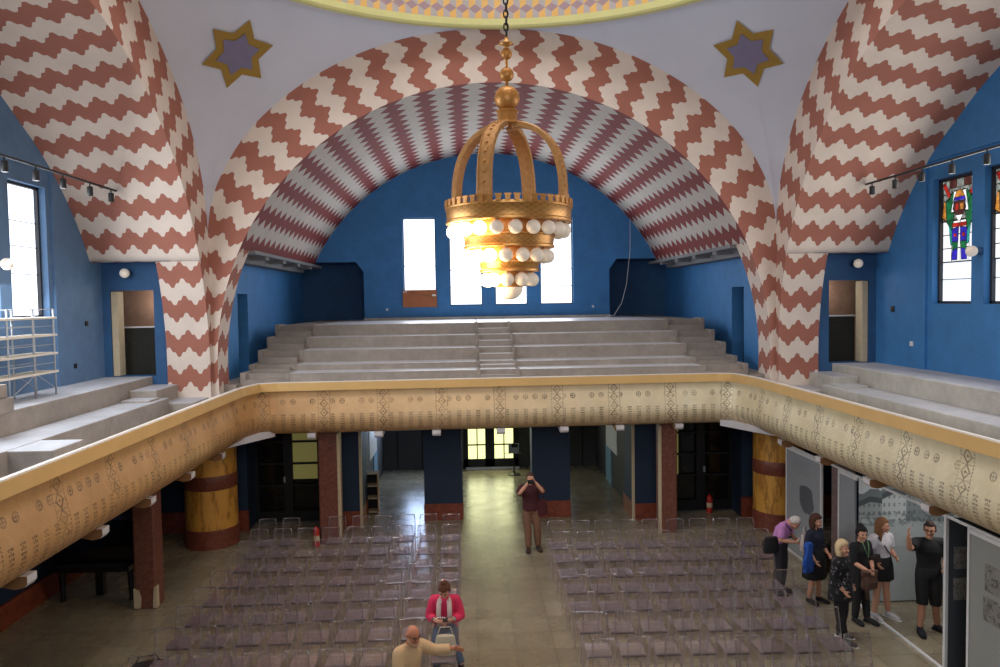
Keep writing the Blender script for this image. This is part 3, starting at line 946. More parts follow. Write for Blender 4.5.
RIBS = [-26, 64, 154, 244]
rp = [(.07,7.86),(.22,7.85),(.40,7.78),(.56,7.66),(.69,7.47),(.765,7.22),(.785,6.98),(.785,6.80)]
rp = smoothprof(rp, 4)
for d in RIBS:
    a = math.radians(d)                      # measured from the side facing the gallery, clockwise seen from above
    e = Vector((math.sin(a), -math.cos(a), 0)); t = Vector((math.cos(a), math.sin(a), 0))
    vs = []; w = .098
    n = len(rp)
    for i, (r, z) in enumerate(rp):
        q0 = rp[max(0, i-1)]; q1 = rp[min(n-1, i+1)]
        tx, tz = q1[0]-q0[0], q1[1]-q0[1]; l = math.hypot(tx, tz); nx, nz = -tz/l, tx/l
        if nx*1+nz*1 < 0: nx, nz = -nx, -nz
        ww = w*(.62 if i < 3 else 1)*(.8+.2*min(1, i/8))
        for (su, so) in ((-1,.03),(-.8,.045),(-.72,.03),(.72,.03),(.8,.045),(1,.03),(1,-.03),(-1,-.03)):
            vs.append(e*(r+nx*so)+t*(ww*su)+Vector((0,0,L(z)+nz*so)))
    fs = [(i*8+j, i*8+(j+1) % 8, (i+1)*8+(j+1) % 8, (i+1)*8+j) for i in range(n-1) for j in range(8)]
    fs += [tuple(range(8)), tuple(range((n-1)*8, n*8))]
    rib = MB().add(vs, fs).build('rib', M['gold_worn'], ch)
    # row of studs down the rib
    mb = MB()
    for i in range(3, n, 2):
        r, z = rp[i]
        q0 = rp[max(0, i-1)]; q1 = rp[min(n-1, i+1)]
        tx, tz = q1[0]-q0[0], q1[1]-q0[1]; l = math.hypot(tx, tz); nx, nz = -tz/l, tx/l
        if nx+nz < 0: nx, nz = -nx, -nz
        p = e*(r+nx*.032)+Vector((0,0,L(z)+nz*.032)); mb.ball(p, .022, 6, 4)
    mb.build('studs', M['gold'], rib, smooth=True)
    MB().bbox(-.1,.1,-.05,.05,-.06,.12,.015).build('rib_foot', M['gold_worn'], rib, loc=e*.79+Vector((0,0,L(6.82))), rz=a)
def band(rt, rb, zt, zb, name, mats, crown=False):
    pr = [(rt-.05,L(zt)),(rt,L(zt)),(rt+.012,L(zt-.015)),(rt+.012,L(zt-.035)),(rt,L(zt-.05)),(rb,L(zb+.05)),(rb+.014,L(zb+.035)),(rb+.014,L(zb+.008)),(rb,L(zb)),(rb-.06,L(zb)),(rb-.06,L(zb+.03)),(rt-.05,L(zt-.03))]
    n = 88
    mb = MB()
    vs = [(r*math.cos(2*PI*i/n), r*math.sin(2*PI*i/n), z) for r, z in pr for i in range(n)]
    m = len(pr)
    mb.add(vs, [(j*n+i, j*n+(i+1) % n, ((j+1) % m)*n+(i+1) % n, ((j+1) % m)*n+i) for j in range(m) for i in range(n)])
    return smooth_angle(mb.build(name, mats, ch))
def band_mat(name):
    m, nt, b = new_mat(name); setb(b, .36, .6)
    x, y, z = objxyz(nt)
    at = x._m('ARCTAN2', y)*(22/PI)
    l1 = ((at+z*16).frac()-.5).abs().lt(.16); l2 = ((at-z*16).frac()-.5).abs().lt(.16)
    msk = l1.max(l2)
    c = mix(nt, msk*.45, srgb(190,136,72), srgb(224,172,104))
    nt.links.new(weathered(nt, c, .3, 7), b.inputs['Base Color'])
    bump(nt, b, msk, .6, .01)
    return m
M['goldband'] = band_mat('pierced_gilt_band')
big = band(.855, .845, 6.80, 6.57, 'crown_band', M['goldband'])
mb = MB()
for i in range(46):
    a = 2*PI*i/46; c, s = math.cos(a), math.sin(a)
    for (hw, h0, h1) in ((.032,6.79,6.855),(.045,6.855,6.88)):
        q = []
        for zz in (L(h0), L(h1)):
            for rr in (.845,.872):
                for ss in (-hw, hw): q.append((rr*c-ss*s, rr*s+ss*c, zz))
        mb.add(q, [(0,1,3,2),(4,6,7,5),(0,2,6,4),(1,5,7,3),(0,4,5,1),(2,3,7,6)])
mb.build('crenellation', M['gold'], big)
def plate(r0, r1, z, name):
    MB().lathe([(r0,L(z)),(r1,L(z)),(r1,L(z-.012)),(r0,L(z-.012))], n=48, cap=True).build(name, M['gold'], ch)
plate(.55, .82, 6.60, 'tier_plate')
band(.62, .605, 6.425, 6.205, 'middle_band', M['goldband'])
plate(.3, .60, 6.24, 'tier_plate')
band(.41, .395, 6.03, 5.86, 'lower_band', M['goldband'])
plate(.05, .39, 5.89, 'tier_plate')
smooth_angle(MB().lathe([(.60,L(6.6)),(.60,L(6.42))], n=40, cap=False).build('inner_drum', M['gold'], ch))
smooth_angle(MB().lathe([(.38,L(6.24)),(.38,L(6.02))], n=40, cap=False).build('inner_drum', M['gold'], ch))
smooth_angle(MB().lathe([(.26,L(5.88)),(.24,L(5.72)),(.19,L(5.66)),(.17,L(5.62))], n=32, cap=True).build('bottom_cup', M['gold'], ch))
def bulbs(n, R_, z, off, dr):
    for i in range(n):
        d = off+360*i/n; a = math.radians(d)
        x, y = R_*math.sin(a), -R_*math.cos(a)
        lit = x < -.36*R_
        b = MB().ball((x,y,L(z)), .093, 16, 10).build('globe_bulb', M['bulb_lit'] if lit else M['bulb'], ch, smooth=True)
        if lit: b['label'] = 'lit warm white globe'
        MB().lathe([(.03,L(z+.085)),(.03,L(z+.13))], (x,y,0), 10).build('socket', M['gold'], b)
bulbs(20, .76, 6.47, 3, 0)
bulbs(15, .53, 6.085, 16, 0)
bulbs(10, .32, 5.745, -9, 0)
MB().ball((0,0,L(5.63)), .18, 24, 14, (1,1,.92)).build('bottom_globe', M['bulb'], ch, smooth=True)

# ------------------------------------------------------------------ clear chairs
def chair_proto():
    t = thing('clear_chair', 'x', 'chair')
    # seat: slightly dished slab with rounded front, front towards -y
    mb = MB()
    mb.bbox(-.18,.18,-.20,.19,.435,.462,.012)
    mb.cur = 1; mb.bbox(-.175,.175,-.206,-.198,.418,.44,.003)
    parts = [mb.build('seat', [M['clear_seat'], M['clear_dark']], t)]
    # back: curved panel with a framed edge
    P = []
    for j in range(7):
        z = .47+.40*j/6; lean = .195+.07*(j/6)
        wj = .183-.014*(j/6)**3
        P.append([(wj*(k/5-1), lean+.03*(1-abs(k/5-1)**2)*.8, z) for k in range(11)])
    mb = MB().grid(P, [[(0,0)]*11 for _ in P])
    e = [P[0][0]]+[r[0] for r in P]+P[-1]+[r[-1] for r in reversed(P)]
    mb.cur = 1; mb.tube(e, .009, 6)
    parts.append(mb.build('backrest', [M['clear'], M['clear_edge']], t, smooth=True))
    for sx in (-1,1):
        parts.append(MB().tube([(sx*.168,-.18,.44),(sx*.18,-.2,.2),(sx*.19,-.212,0)], [.022,.018,.013], 6).build('leg', M['clear_leg'], t))
        parts.append(MB().tube([(sx*.17,.19,.5),(sx*.182,.213,.2),(sx*.19,.248,0)], [.022,.018,.013], 6).build('leg', M['clear_leg'], t))
    return t
ORD = ['first','second','third','fourth','fifth','sixth','seventh','eighth','ninth']
proto = None
ROWY = [9.60+.757*k for k in range(9)]; ROWY[0] = 9.5
for side in (-1, 1):
    for r in range(9):
        if side == 1 and r == 8: continue
        for c in range(9):
            if side == -1 and r == 8 and c == 6: continue        # stands clear of the pillar
            if side == 1 and c == 8 and r < 6: continue          # shorter rows beside the visitors
            x = side*(1.09+.487*c)
            y = ROWY[r]+random.uniform(-.03,.03)-(.015*c if side > 0 else 0)
            if side == 1: y += .03
            if proto is None:
                proto = o = chair_proto()
            else:
                o = proto.copy(); COL.objects.link(o)
                for p in proto.children:
                    q = p.copy(); COL.objects.link(q); q.parent = o
            o.location = (x+random.uniform(-.012,.012), y, 0); o.rotation_euler.z = random.uniform(-.035,.035)
            nm = 'left' if side < 0 else 'right'
            o['label'] = 'clear plastic chair, %s block, %s row from the front, %s seat from aisle' % (nm, ORD[r], ORD[c])
            o['group'] = 'clear chairs %s of the aisle' % nm

# ------------------------------------------------------------------ people
def remeshed(mb, name, mat, parent, vox, smooth_it=3, fac=.5):
    """fuse the shapes into one continuous skin"""
    me = mb.mesh('tmp', mat, True)
    bm = bmesh.new(); bm.from_mesh(me); bmesh.ops.recalc_face_normals(bm, faces=bm.faces[:]); bm.to_mesh(me); bm.free()
    o = bpy.data.objects.new('tmp', me); COL.objects.link(o)
    r = o.modifiers.new('r', 'REMESH'); r.mode = 'VOXEL'; r.voxel_size = vox; r.use_smooth_shade = True
    if smooth_it:
        s = o.modifiers.new('s', 'SMOOTH'); s.iterations = smooth_it; s.factor = fac
    dg = bpy.context.evaluated_depsgraph_get()
    new = bpy.data.meshes.new_from_object(o.evaluated_get(dg), depsgraph=dg)
    bpy.data.objects.remove(o); bpy.data.meshes.remove(me)
    new.name = name
    new.materials.clear(); new.materials.append(mat)
    for p in new.polygons: p.use_smooth = True
    n = bpy.data.objects.new(name, new); COL.objects.link(n); n.parent = parent
    return n
SKIN = plain('skin_fair', (206,152,126), .55, 0, .08, 9)
SKIN2 = plain('skin_tanned', (196,128,96), .55, 0, .1, 9)
EYE = plain('eye', (40,30,28), .3)
LIP = plain('lips', (150,74,68), .5)
V = Vector
def cloth(name, rgb, amt=.25, sc_=9, rough=.85): return plain(name, rgb, rough, 0, amt, sc_)

class Person:
    def __init__(s, label, loc, rz, h=1.70, fem=False, pose=None, skin=None, wide=1.0):
        s.k = h/1.70; s.skin = skin or SKIN; s.w = wide
        s.root = thing('person', label, 'person', loc, rz)
        sh = .165 if fem else .19
        J = dict(pelvis=V((0,0,.93)), waist=V((0,0,1.08)), chest=V((0,.0,1.26)), neck=V((0,-.01,1.425)), head=V((0,.03,1.585)),
                 shL=V((-sh,0,1.375)), shR=V((sh,0,1.375)), elL=V((-sh-.05,-.03,1.10)), elR=V((sh+.05,-.03,1.10)),
                 wrL=V((-sh-.05,.05,.86)), wrR=V((sh+.05,.05,.86)), hipL=V((-.085,0,.90)), hipR=V((.085,0,.90)),
                 knL=V((-.095,.02,.49)), knR=V((.095,.02,.49)), anL=V((-.1,-.02,.085)), anR=V((.1,-.02,.085)), toeL=None, toeR=None,
                 hdL=None, hdR=None)
        for a, b in (pose or {}).items(): J[a] = V(b) if not isinstance(b, str) else b
        for q in 'LR':
            sg = -1 if q == 'L' else 1
            if J['toe'+q] is None: J['toe'+q] = J['an'+q]+V((sg*.03,.17,-.055))
        s.J = J; s.fem = fem
    def S(s, p): return V(p)*s.k
    def frame(s):
        J = s.J
        ux = (J['shR']-J['shL']).normalized()
        return ux
    def torso(s, mb, g=0, hip_z=None, top=True):
        J = s.J; k = s.k; w = s.w
        up = (J['neck']-J['pelvis']).normalized(); ux = s.frame()
        ux = (ux-up*ux.dot(up)).normalized(); uy = up.cross(ux)
        hx = (J['hipR']-J['hipL']).normalized(); hup = (J['waist']-J['pelvis']).normalized()
        hx = (hx-hup*hx.dot(hup)).normalized(); hy = hup.cross(hx)
        f = s.fem
        R = [(J['pelvis']-hup*.07, .15*w, .10, hx, hy), (J['pelvis'], (.172 if f else .163)*w, .118*w, hx, hy), (J['pelvis'].lerp(J['waist'],.55), (.155 if f else .155)*w, .108*w, hx, hy),
             (J['waist'], (.128 if f else .148)*w, .1*w, ux, uy), (J['chest'], (.15 if f else .172)*w, (.122 if f else .118)*w, ux, uy), (J['chest'].lerp(J['neck'],.5), .165*w, .10, ux, uy),
             (J['chest'].lerp(J['neck'],.8), .13, .078, ux, uy), (J['neck'], .062, .06, ux, uy)]
        mb.rings([((c)*k, (a+g)*k, (b+g)*k, p, q) for c, a, b, p, q in R], 16)
        if f:
            for sx in (-1,1): mb.ball((J['chest']+ux*sx*.068+uy*.07+up*.03)*k, (.054+g)*k, 10, 8)
    def limb(s, mb, names, rads, g=0, f0=0, f1=1, n=10):
        pts = [s.J[a] for a in names]
        # sub-sample along the chain between fractions f0..f1
        L_ = [0]
        for a, b in zip(pts, pts[1:]): L_.append(L_[-1]+(b-a).length)
        T = L_[-1]; out = []; rr = []
        m = 9
        for i in range(m):
            d = T*(f0+(f1-f0)*i/(m-1))
            for j in range(len(pts)-1):
                if d <= L_[j+1]+1e-9:
                    t = (d-L_[j])/(L_[j+1]-L_[j]); out.append(pts[j].lerp(pts[j+1], t)*s.k)
                    # belly of the muscle
                    bl = math.sin(PI*min(1, max(0, t)))*.006
                    rr.append((rads[j]+(rads[j+1]-rads[j])*t+g+bl)*s.k); break
        mb.tube(out, rr, n)
        mb.ball(out[0], rr[0]*.98, 8, 6)
    ARM = (.052,.041,.028); LEG = (.088,.058,.04)
    def hand(s, mb, q):
        J = s.J; k = s.k
        w = J['wr'+q]; d = (w-J['el'+q]).normalized()
        if J['hd'+q] is not None: d = (V(J['hd'+q])).normalized()
        inn = V((1 if q == 'L' else -1, .3, 0)); inn = (inn-d*inn.dot(d)).normalized()     # palm normal, roughly inwards
        side = d.cross(inn).normalized()
        if side.y < 0 and abs(side.y) > .2: side = -side
        if abs(side.y) <= .2 and side.z < 0: side = -side
        mb.tube([w*k, (w+d*.045)*k, (w+d*.09)*k], [.026*k,.036*k,.037*k], 8, .45, up=side)
        for i, ln in enumerate((.068,.078,.072,.056)):
            b = w+d*.082+side*(.027-.018*i)
            p1 = b+d*ln*.5+inn*.006; p2 = p1+(d*.75+inn*.65).normalized()*ln*.3; p3 = p2+(d*.35+inn*.9).normalized()*ln*.28
            mb.tube([b*k,p1*k,p2*k,p3*k], [.0095*k,.009*k,.008*k,.0065*k], 6)
        b = w+d*.03+side*.028; p1 = b+(side*.8+d*.5+inn*.4).normalized()*.04; p2 = p1+(d*.9+inn*.4+side*.1).normalized()*.032
        mb.tube([b*k,p1*k,p2*k], [.012*k,.0105*k,.008*k], 6)
    def headframe(s):
        J = s.J; hd = J.get('look')
        fwd = (V(hd) if hd is not None else V((0,1,-.05))).normalized()
        tilt = J.get('tilt'); up0 = V(tilt) if tilt is not None else V((0,0,1))
        rx = fwd.cross(up0).normalized(); up = rx.cross(fwd).normalized()
        return rx, fwd, up
    def hp(s, x, y, z):
        rx, fw, up = s.headframe()
        return (s.J['head']+rx*x+fw*y+up*z)*s.k
    def head(s, mb):
        k = s.k; rx, fw, up = s.headframe()
        n = 18; m = 14; vs = []; fs = []
        for j in range(m+1):
            ph = PI*j/m; z = -math.cos(ph)
            for i in range(n):
                a = 2*PI*i/n; x = math.sin(ph)*math.cos(a); y = math.sin(ph)*math.sin(a)
                X_, Y_, Z_ = x*.074, y*.094, z*.118
                if z < -.2: X_ *= 1-.28*(-z-.2); Y_ = Y_*(1-.25*(-z-.2))+.012*(-z-.2)*1.5
                vs.append(s.hp(X_, Y_, Z_))
        fs = [(j*n+i, j*n+(i+1) % n, (j+1)*n+(i+1) % n, (j+1)*n+i) for j in range(m) for i in range(n)]
        mb.add(vs, fs)
        mb.tube([s.hp(0,.088,.02), s.hp(0,.104,-.012), s.hp(0,.112,-.03), s.hp(0,.092,-.038)], [.009*k,.013*k,.017*k,.011*k], 7)
        mb.ball(s.hp(0,.078,-.093), .024*k, 8, 6)
        for sx in (-1,1):
            mb.tube([s.hp(sx*.07,-.01,.02), s.hp(sx*.082,-.022,.0), s.hp(sx*.074,-.012,-.03)], [.014*k,.018*k,.01*k], 6, .6)
            mb.ball(s.hp(sx*.038,.07,-.025), .026*k, 8, 6)
    def body(s, vox=.011):
        mb = MB(); J = s.J; k = s.k
        s.torso(mb)
        mb.tube([(J['neck']-V((0,0,.05)))*k, J['neck']*k, s.hp(0,-.02,-.06)], [.062*k,.054*k,.05*k], 10)
        s.head(mb)
        for q in 'LR':
            mb.tube([J['chest'].lerp(J['neck'],.75)*k, J['sh'+q]*k], [.06*k,.058*k], 10)
            s.limb(mb, ['sh'+q,'el'+q,'wr'+q], s.ARM)
            s.limb(mb, ['hip'+q,'kn'+q,'an'+q], s.LEG)
            s.foot(mb, q, 0)
            s.hand(mb, q)
        b = remeshed(mb, 'body', s.skin, s.root, vox, 2, .4)
        e = MB()
        for sx in (-1,1): e.ball(s.hp(sx*.031,.083,.012), .0125*k, 8, 6)
        e.build('eyes', EYE, b, smooth=True)
        MB().tube([s.hp(-.024,.086,-.058), s.hp(0,.096,-.056), s.hp(.024,.086,-.058)], [.004*k,.008*k,.004*k], 6, .7).build('mouth', LIP, b, smooth=True)
        return b
    def foot(s, mb, q, g=0):
        J = s.J; k = s.k; a = J['an'+q]; t = J['toe'+q]
        f = (t-a); f.z = 0
        f = f.normalized() if f.length > .01 else V((0,1,0))
        heel = a-f*.05+V((0,0,t.z-a.z+.005)) if True else a
        side = f.cross(V((0,0,1)))
        mb.tube([heel*k, (a.lerp(t,.35)+V((0,0,-.015)))*k, t*k, (t+f*.05-V((0,0,.006)))*k], [(.036+g)*k,(.046+g)*k,(.045+g)*k,(.026+g)*k], 10, .72, up=side)
        mb.tube([(a+V((0,0,.02)))*k, (a-f*.01+V((0,0,t.z-a.z+.02)))*k], [(.037+g)*k,(.037+g)*k], 8)
    def top(s, mat, sleeve=.35, g=.014, name='shirt', low=0, vox=.013):
        mb = MB(); s.torso(mb, g)
        for q in 'LR':
            mb.tube([s.J['chest'].lerp(s.J['neck'],.72)*s.k, s.J['sh'+q]*s.k], [(.06+g)*s.k,(.060+g)*s.k], 10)
            if sleeve > 0: s.limb(mb, ['sh'+q,'el'+q,'wr'+q], s.ARM, g+.006, 0, sleeve)
        return remeshed(mb, name, mat, s.root, vox, 4)
    def legs(s, mat, f1=.98, g=.014, name='trousers', waist=True):
        mb = MB(); J = s.J; k = s.k
        if waist:
            hx = (J['hipR']-J['hipL']).normalized(); hup = (J['waist']-J['pelvis']).normalized()
            hx = (hx-hup*hx.dot(hup)).normalized(); hy = hup.cross(hx)
            mb.rings([((J['pelvis']-hup*.08)*k, (.15*s.w+g)*k, (.11+g)*k, hx, hy), (J['pelvis']*k, (.17*s.w+g)*k, (.12*s.w+g)*k, hx, hy), (J['pelvis'].lerp(J['waist'],.6)*k, (.155*s.w+g)*k, (.11*s.w+g)*k, hx, hy)], 16)
        for q in 'LR': s.limb(mb, ['hip'+q,'kn'+q,'an'+q], (.09,.066,.052), g, 0, f1)
        return remeshed(mb, name, mat, s.root, .013, 3)
    def skirt(s, mat, z1, g=.02, flare=1.15, name='skirt'):
        J = s.J; k = s.k; mb = MB()
        rs = []
        z0_ = J['waist'].z-.02
        for i in range(9):
            t = i/8; z = z0_+(z1-z0_)*t
            c = V((J['waist'].x+(J['pelvis'].x-J['waist'].x)*min(1,t*3), J['waist'].y+(J['pelvis'].y-J['waist'].y)*min(1,t*3), z))
            rx = (.135+.05*math.sin(min(1,t*2.2)*PI/2))*(1+(flare-1)*t)+g; ry = (.105+.035*math.sin(min(1,t*2.2)*PI/2))*(1+(flare-1)*t)+g
            rs.append((c*k, rx*k*s.w, ry*k*s.w, V((1,0,0)), V((0,1,0))))
        # folds
        mb2 = MB(); vs = []; n = 32
        for j, (c, rx, ry, ux, uy) in enumerate(rs):
            for i in range(n):
                a = 2*PI*i/n; w = 1+.035*(j/8)*math.cos(a*8)
                vs.append(c+ux*rx*w*math.cos(a)+uy*ry*w*math.sin(a))
        mb2.add(vs, [(j*n+i, j*n+(i+1) % n, (j+1)*n+(i+1) % n, (j+1)*n+i) for j in range(8) for i in range(n)]+[tuple(range(8*n, 9*n))])
        return mb2.build(name, mat, s.root, smooth=True)
    def shoes(s, mat, sole=None, g=.008):
        for q in 'LR':
            mb = MB(); s.foot(mb, q, g)
            o = remeshed(mb, 'shoe', mat, s.root, .011, 2)
            if sole:
                a = s.J['an'+q]; t = s.J['toe'+q]; f = (t-a); f.z = 0; f = f.normalized(); side = f.cross(V((0,0,1)))
                zz = V((0,0,t.z-a.z-.026))
                MB().tube([(a-f*.085+zz)*s.k, (a-f*.02+zz)*s.k, (t+f*.0-V((0,0,.026)))*s.k, (t+f*.075-V((0,0,.026)))*s.k], [.03*s.k,.045*s.k,.052*s.k,.03*s.k], 10, .28, up=side).build('sole', sole, o, smooth=True)
    def hair(s, mat, length=0, puff=1.0, bun=False, fringe=.3, name='hair'):
        n = 22; m = 16; vs = []
        for j in range(m+1):
            ph = PI*j/m; z = -math.cos(ph)
            for i in range(n):
                a = 2*PI*i/n; x = math.sin(ph)*math.cos(a); y = math.sin(ph)*math.sin(a)
                face = y > .28 and z < .62-fringe*.3 and True
                low = z < (-.25 if length == 0 else -2)
                r = 1.11*puff+random.uniform(-.015,.03)
                X_, Y_, Z_ = x*.078*r, y*.098*r-.006, z*.122*r+.004
                if face or low: X_, Y_, Z_ = x*.055, y*.06-.01, z*.085
                elif length and z < .1:
                    d = (.1-z)*length*1.0
                    Z_ -= d; X_ *= 1+.25*min(1, d*4); Y_ = Y_*(1-.3*min(1, d*3))-.02*min(1,d*4)
                vs.append(s.hp(X_, Y_, Z_))
        mb = MB().add(vs, [(j*n+i, j*n+(i+1) % n, (j+1)*n+(i+1) % n, (j+1)*n+i) for j in range(m) for i in range(n)])
        if bun: mb.ball(s.hp(0,-.045,.125), .05*s.k, 12, 8); mb.ball(s.hp(.015,-.03,.15), .036*s.k, 10, 8)
        return mb.build(name, mat, s.root, smooth=True)
    def glasses(s, mat):
        mb = MB()
        for sx in (-1,1):
            mb.tube([s.hp(sx*.034+.024*math.cos(a), .102, .012+.017*math.sin(a)) for a in [2*PI*i/10 for i in range(11)]], .003*s.k, 5)
            mb.tube([s.hp(sx*.058,.098,.014), s.hp(sx*.082,.0,.016)], .003*s.k, 5)
        mb.tube([s.hp(-.01,.104,.014), s.hp(.01,.104,.014)], .003*s.k, 5)
        return mb.build('glasses', mat, s.root)
def strap(pts, rad, mat, name, parent, flat=.3): return MB().tube(pts, rad, 6, flat).build(name, mat, parent, smooth=True)
def bag(name, label, mat, loc, rz, w, h, d, handle=True, pts=None, cat='bag'):
    t = thing(name, label, cat, loc, rz)
    mb = MB(); rs = []
    for i in range(7):
        q = i/6; f = 1-.22*abs(q-.35)**1.3*1.6
        rs.append((V((0,0,h*q)), w/2*f, d/2*f*(1-.35*q), V((1,0,0)), V((0,1,0))))
    mb.rings(rs, 18)
    remeshed(mb, 'pouch', mat, t, .012, 3)
    MB().tube([(-w*.38,d*.36,h*.8),(-w*.36,d*.5,h*.5),(w*.36,d*.5,h*.5),(w*.38,d*.36,h*.8)], .01, 6).build('flap_edge', mat, t, smooth=True)
    if handle: MB().tube(pts or [(-w*.35,0,h*.95),(-w*.22,0,h*1.4),(w*.22,0,h*1.4),(w*.35,0,h*.95)], .009, 6).build('strap', mat, t, smooth=True)
    return t

FACE = PI      # turning a figure to look towards the camera gallery
black = cloth('black_cloth', (24,24,28)); navy = cloth('navy_cloth', (26,32,52)); 

# 1 man in lilac shirt, head bowed
p = Person('white-haired man in lilac shirt bowing his head over a black shoulder bag', (4.96,13.26,0), FACE+.75, 1.66, pose=dict(
    waist=(0,.0,1.06), chest=(0,.07,1.23), neck=(0,.16,1.37), head=(0,.28,1.40), look=(0,.7,-.8), tilt=(0,.75,.65), shL=(-.18,.12,1.34), shR=(.18,.12,1.34),
    elL=(-.25,.10,1.09), elR=(.24,.12,1.09), wrL=(-.09,.30,1.03), wrR=(.08,.32,1.06), knL=(-.09,.03,.49), knR=(.10,.03,.49), anL=(-.12,-.03,.085), anR=(.13,.03,.085)), wide=1.08)
p.body(); p.top(cloth('lilac_cloth', (196,134,196)), .42); p.legs(cloth('dark_grey_cloth', (46,44,50))); p.shoes(black)
p.hair(cloth('white_hair', (196,190,186), .2, 30), 0, 1.0)
strap([(.15,.17,1.36),(.05,.24,1.22),(-.12,.17,1.05),(-.24,.02,.98)], .016, black, 'bag_strap', p.root)
bag('shoulder_bag', 'black shoulder bag on the hip of the man in the lilac shirt', black, (4.73,13.10,.82), .35, .36, .28, .16, False)

# 2 woman in navy dress with blue jacket over the arm
p = Person('brown-haired woman in navy dress with bright blue jacket over her arm', (5.40,12.82,0), FACE+.55, 1.56, True, pose=dict(
    look=(-.2,1,-.08), elL=(-.22,.0,1.10), wrL=(-.13,.2,.98), elR=(.22,-.02,1.1), wrR=(.2,.14,.90), anL=(-.1,.02,.085), anR=(.1,-.05,.085)), wide=1.08)
p.body(); p.top(navy, .8); p.skirt(black, .50, .03, 1.12, 'dress_skirt'); p.shoes(black); p.hair(cloth('brown_hair', (70,40,28), .3, 30), .05, 1.2)
j = cloth('bright_blue_cloth', (34,82,170), .35, 8)
t = thing('jacket', 'bright blue jacket draped over the arm of the woman in the navy dress', 'jacket', (5.20,12.62,.62), .4)
rs = [(V((.0,.0,.52-.075*i)), .075+.035*math.sin(i*1.7)+.01*i, .05+.012*math.cos(i*2.1), V((1,0,0)), V((0,1,0))) for i in range(8)]
remeshed(MB().rings(rs, 16), 'draped_cloth', j, t, .013, 3)
strap([(-.08,-.05,.50),(-.10,-.05,.25),(-.07,-.05,.02)], .03, j, 'sleeve', t, .6)
bag('backpack', 'pale cream backpack worn by the woman in the navy dress', cloth('cream_cloth', (188,176,172), .2, 8), (5.27,12.93,.90), .9, .27, .30, .18, True)

# 3 dark haired woman with a green lanyard
p = Person('dark-haired woman in black dress with a green lanyard, jacket in her arms', (5.78,11.98,0), FACE+.35, 1.60, True, pose=dict(
    look=(.35,1,-.12), elL=(-.2,.04,1.10), elR=(.2,.04,1.10), wrL=(.0,.26,1.04), wrR=(.14,.30,1.02), hdR=(.4,1,0), anL=(-.08,.08,.085), anR=(.1,-.02,.085)))
p.body(); p.top(black, .55); p.skirt(black, .62, .03, 1.15, 'dress_skirt'); p.legs(cloth('black_tights', (30,28,32)), .99, .006, 'tights', False)
p.shoes(black); p.hair(cloth('black_hair', (28,22,24), .3, 30), 0, 1.12, True)
strap([(-.06,.085,1.40),(-.045,.13,1.28),(-.01,.15,1.12),(.045,.13,1.28),(.06,.085,1.40)], .008, cloth('green_ribbon', (120,170,120)), 'lanyard', p.root)
t = thing('jacket', 'folded brown jacket held by the dark-haired woman with a lanyard', 'jacket', (5.76,11.66,.78), .2)
bc = cloth('brown_cloth', (92,64,52))
rs = [(V((.0,.0,.2-.06*i)), .15+.012*math.sin(i*2), .07+.015*math.cos(i*2.1), V((1,0,0)), V((0,1,0))) for i in range(6)]
remeshed(MB().rings(rs, 16), 'folded_cloth', bc, t, .014, 3)
strap([(-.09,-.05,.12),(-.10,-.06,-.05),(-.07,-.05,-.25)], .04, bc, 'sleeve', t, .5)

# 4 older blonde woman in patterned black top
p = Person('older blonde woman in patterned black top and black trousers with pale-soled sneakers', (5.13,11.36,0), FACE+.75, 1.58, True, pose=dict(
    look=(.25,1,.0), elL=(-.24,-.06,1.12), wrL=(-.17,.1,.95), elR=(.23,-.03,1.1), wrR=(.2,.12,.93), anL=(-.12,-.06,.085), anR=(.10,.10,.085)), wide=1.12)
pm, nt, b_ = new_mat('patterned_cloth'); setb(b_, .9)
nn = noise(nt, 14, 3, .7); nt.links.new(mix(nt, nn.gt(.60)*.7, srgb(22,22,26), srgb(140,136,146)), b_.inputs['Base Color'])
p.body(); p.top(pm, .85, .024); p.skirt(pm, .72, .03, 1.05, 'tunic_hem'); p.legs(black); p.shoes(cloth('grey_canvas', (60,60,66)), M['white'])
p.hair(cloth('blonde_hair', (214,190,150), .25, 30), .06, 1.16)

# 5 young woman in white tee and black skirt
p = Person('young woman with long brown hair in white tee, black mini skirt and sneakers', (6.22,12.14,0), FACE+.25, 1.68, True, pose=dict(
    look=(-.75,.8,-.05), elL=(-.23,-.02,1.12), wrL=(-.12,.2,1.08), elR=(.25,-.05,1.12), wrR=(.22,.12,1.0), anL=(-.12,.04,.085), anR=(.13,.0,.085)))
wt = cloth('white_cloth', (214,210,218), .12, 8)
p.body(); p.top(wt, .36, .02); p.skirt(black, .67, .02, 1.10); p.shoes(cloth('white_sneaker', (196,194,196)), M['white'])
p.hair(cloth('long_brown_hair', (126,88,60), .35, 30), .55, 1.08)
strap([(.13,.07,1.40),(.05,.14,1.25),(-.08,.13,1.08),(-.19,.04,.95)], .012, black, 'bag_strap', p.root)
bag('cross_body_bag', 'dark cross-body bag at the side of the young woman in white tee', cloth('brown_leather', (44,30,28)), (6.02,11.98,.86), .3, .30, .26, .12, False)

# 6 man in black polo pointing
p = Person('man with glasses in black polo and black shorts raising a pointing hand', (6.66,11.53,0), FACE-.15, 1.80, pose=dict(
    look=(.55,1,-.1), elR=(.36,.20,1.34), wrR=(.42,.30,1.56), hdR=(.05,.1,1), elL=(-.27,-.06,1.12), wrL=(-.14,.19,1.06), anL=(-.16,-.06,.085), anR=(.13,.04,.085), toeL=(-.24,.1,.03)))
p.body(); p.top(black, .38, .02, 'polo_shirt'); p.legs(cloth('black_shorts', (38,38,42)), .57, .02, 'shorts'); p.shoes(cloth('navy_sneaker', (30,34,48)), M['dark'])
p.hair(cloth('dark_brown_hair', (52,36,30), .3, 30), 0, 1.0); p.glasses(M['black'])

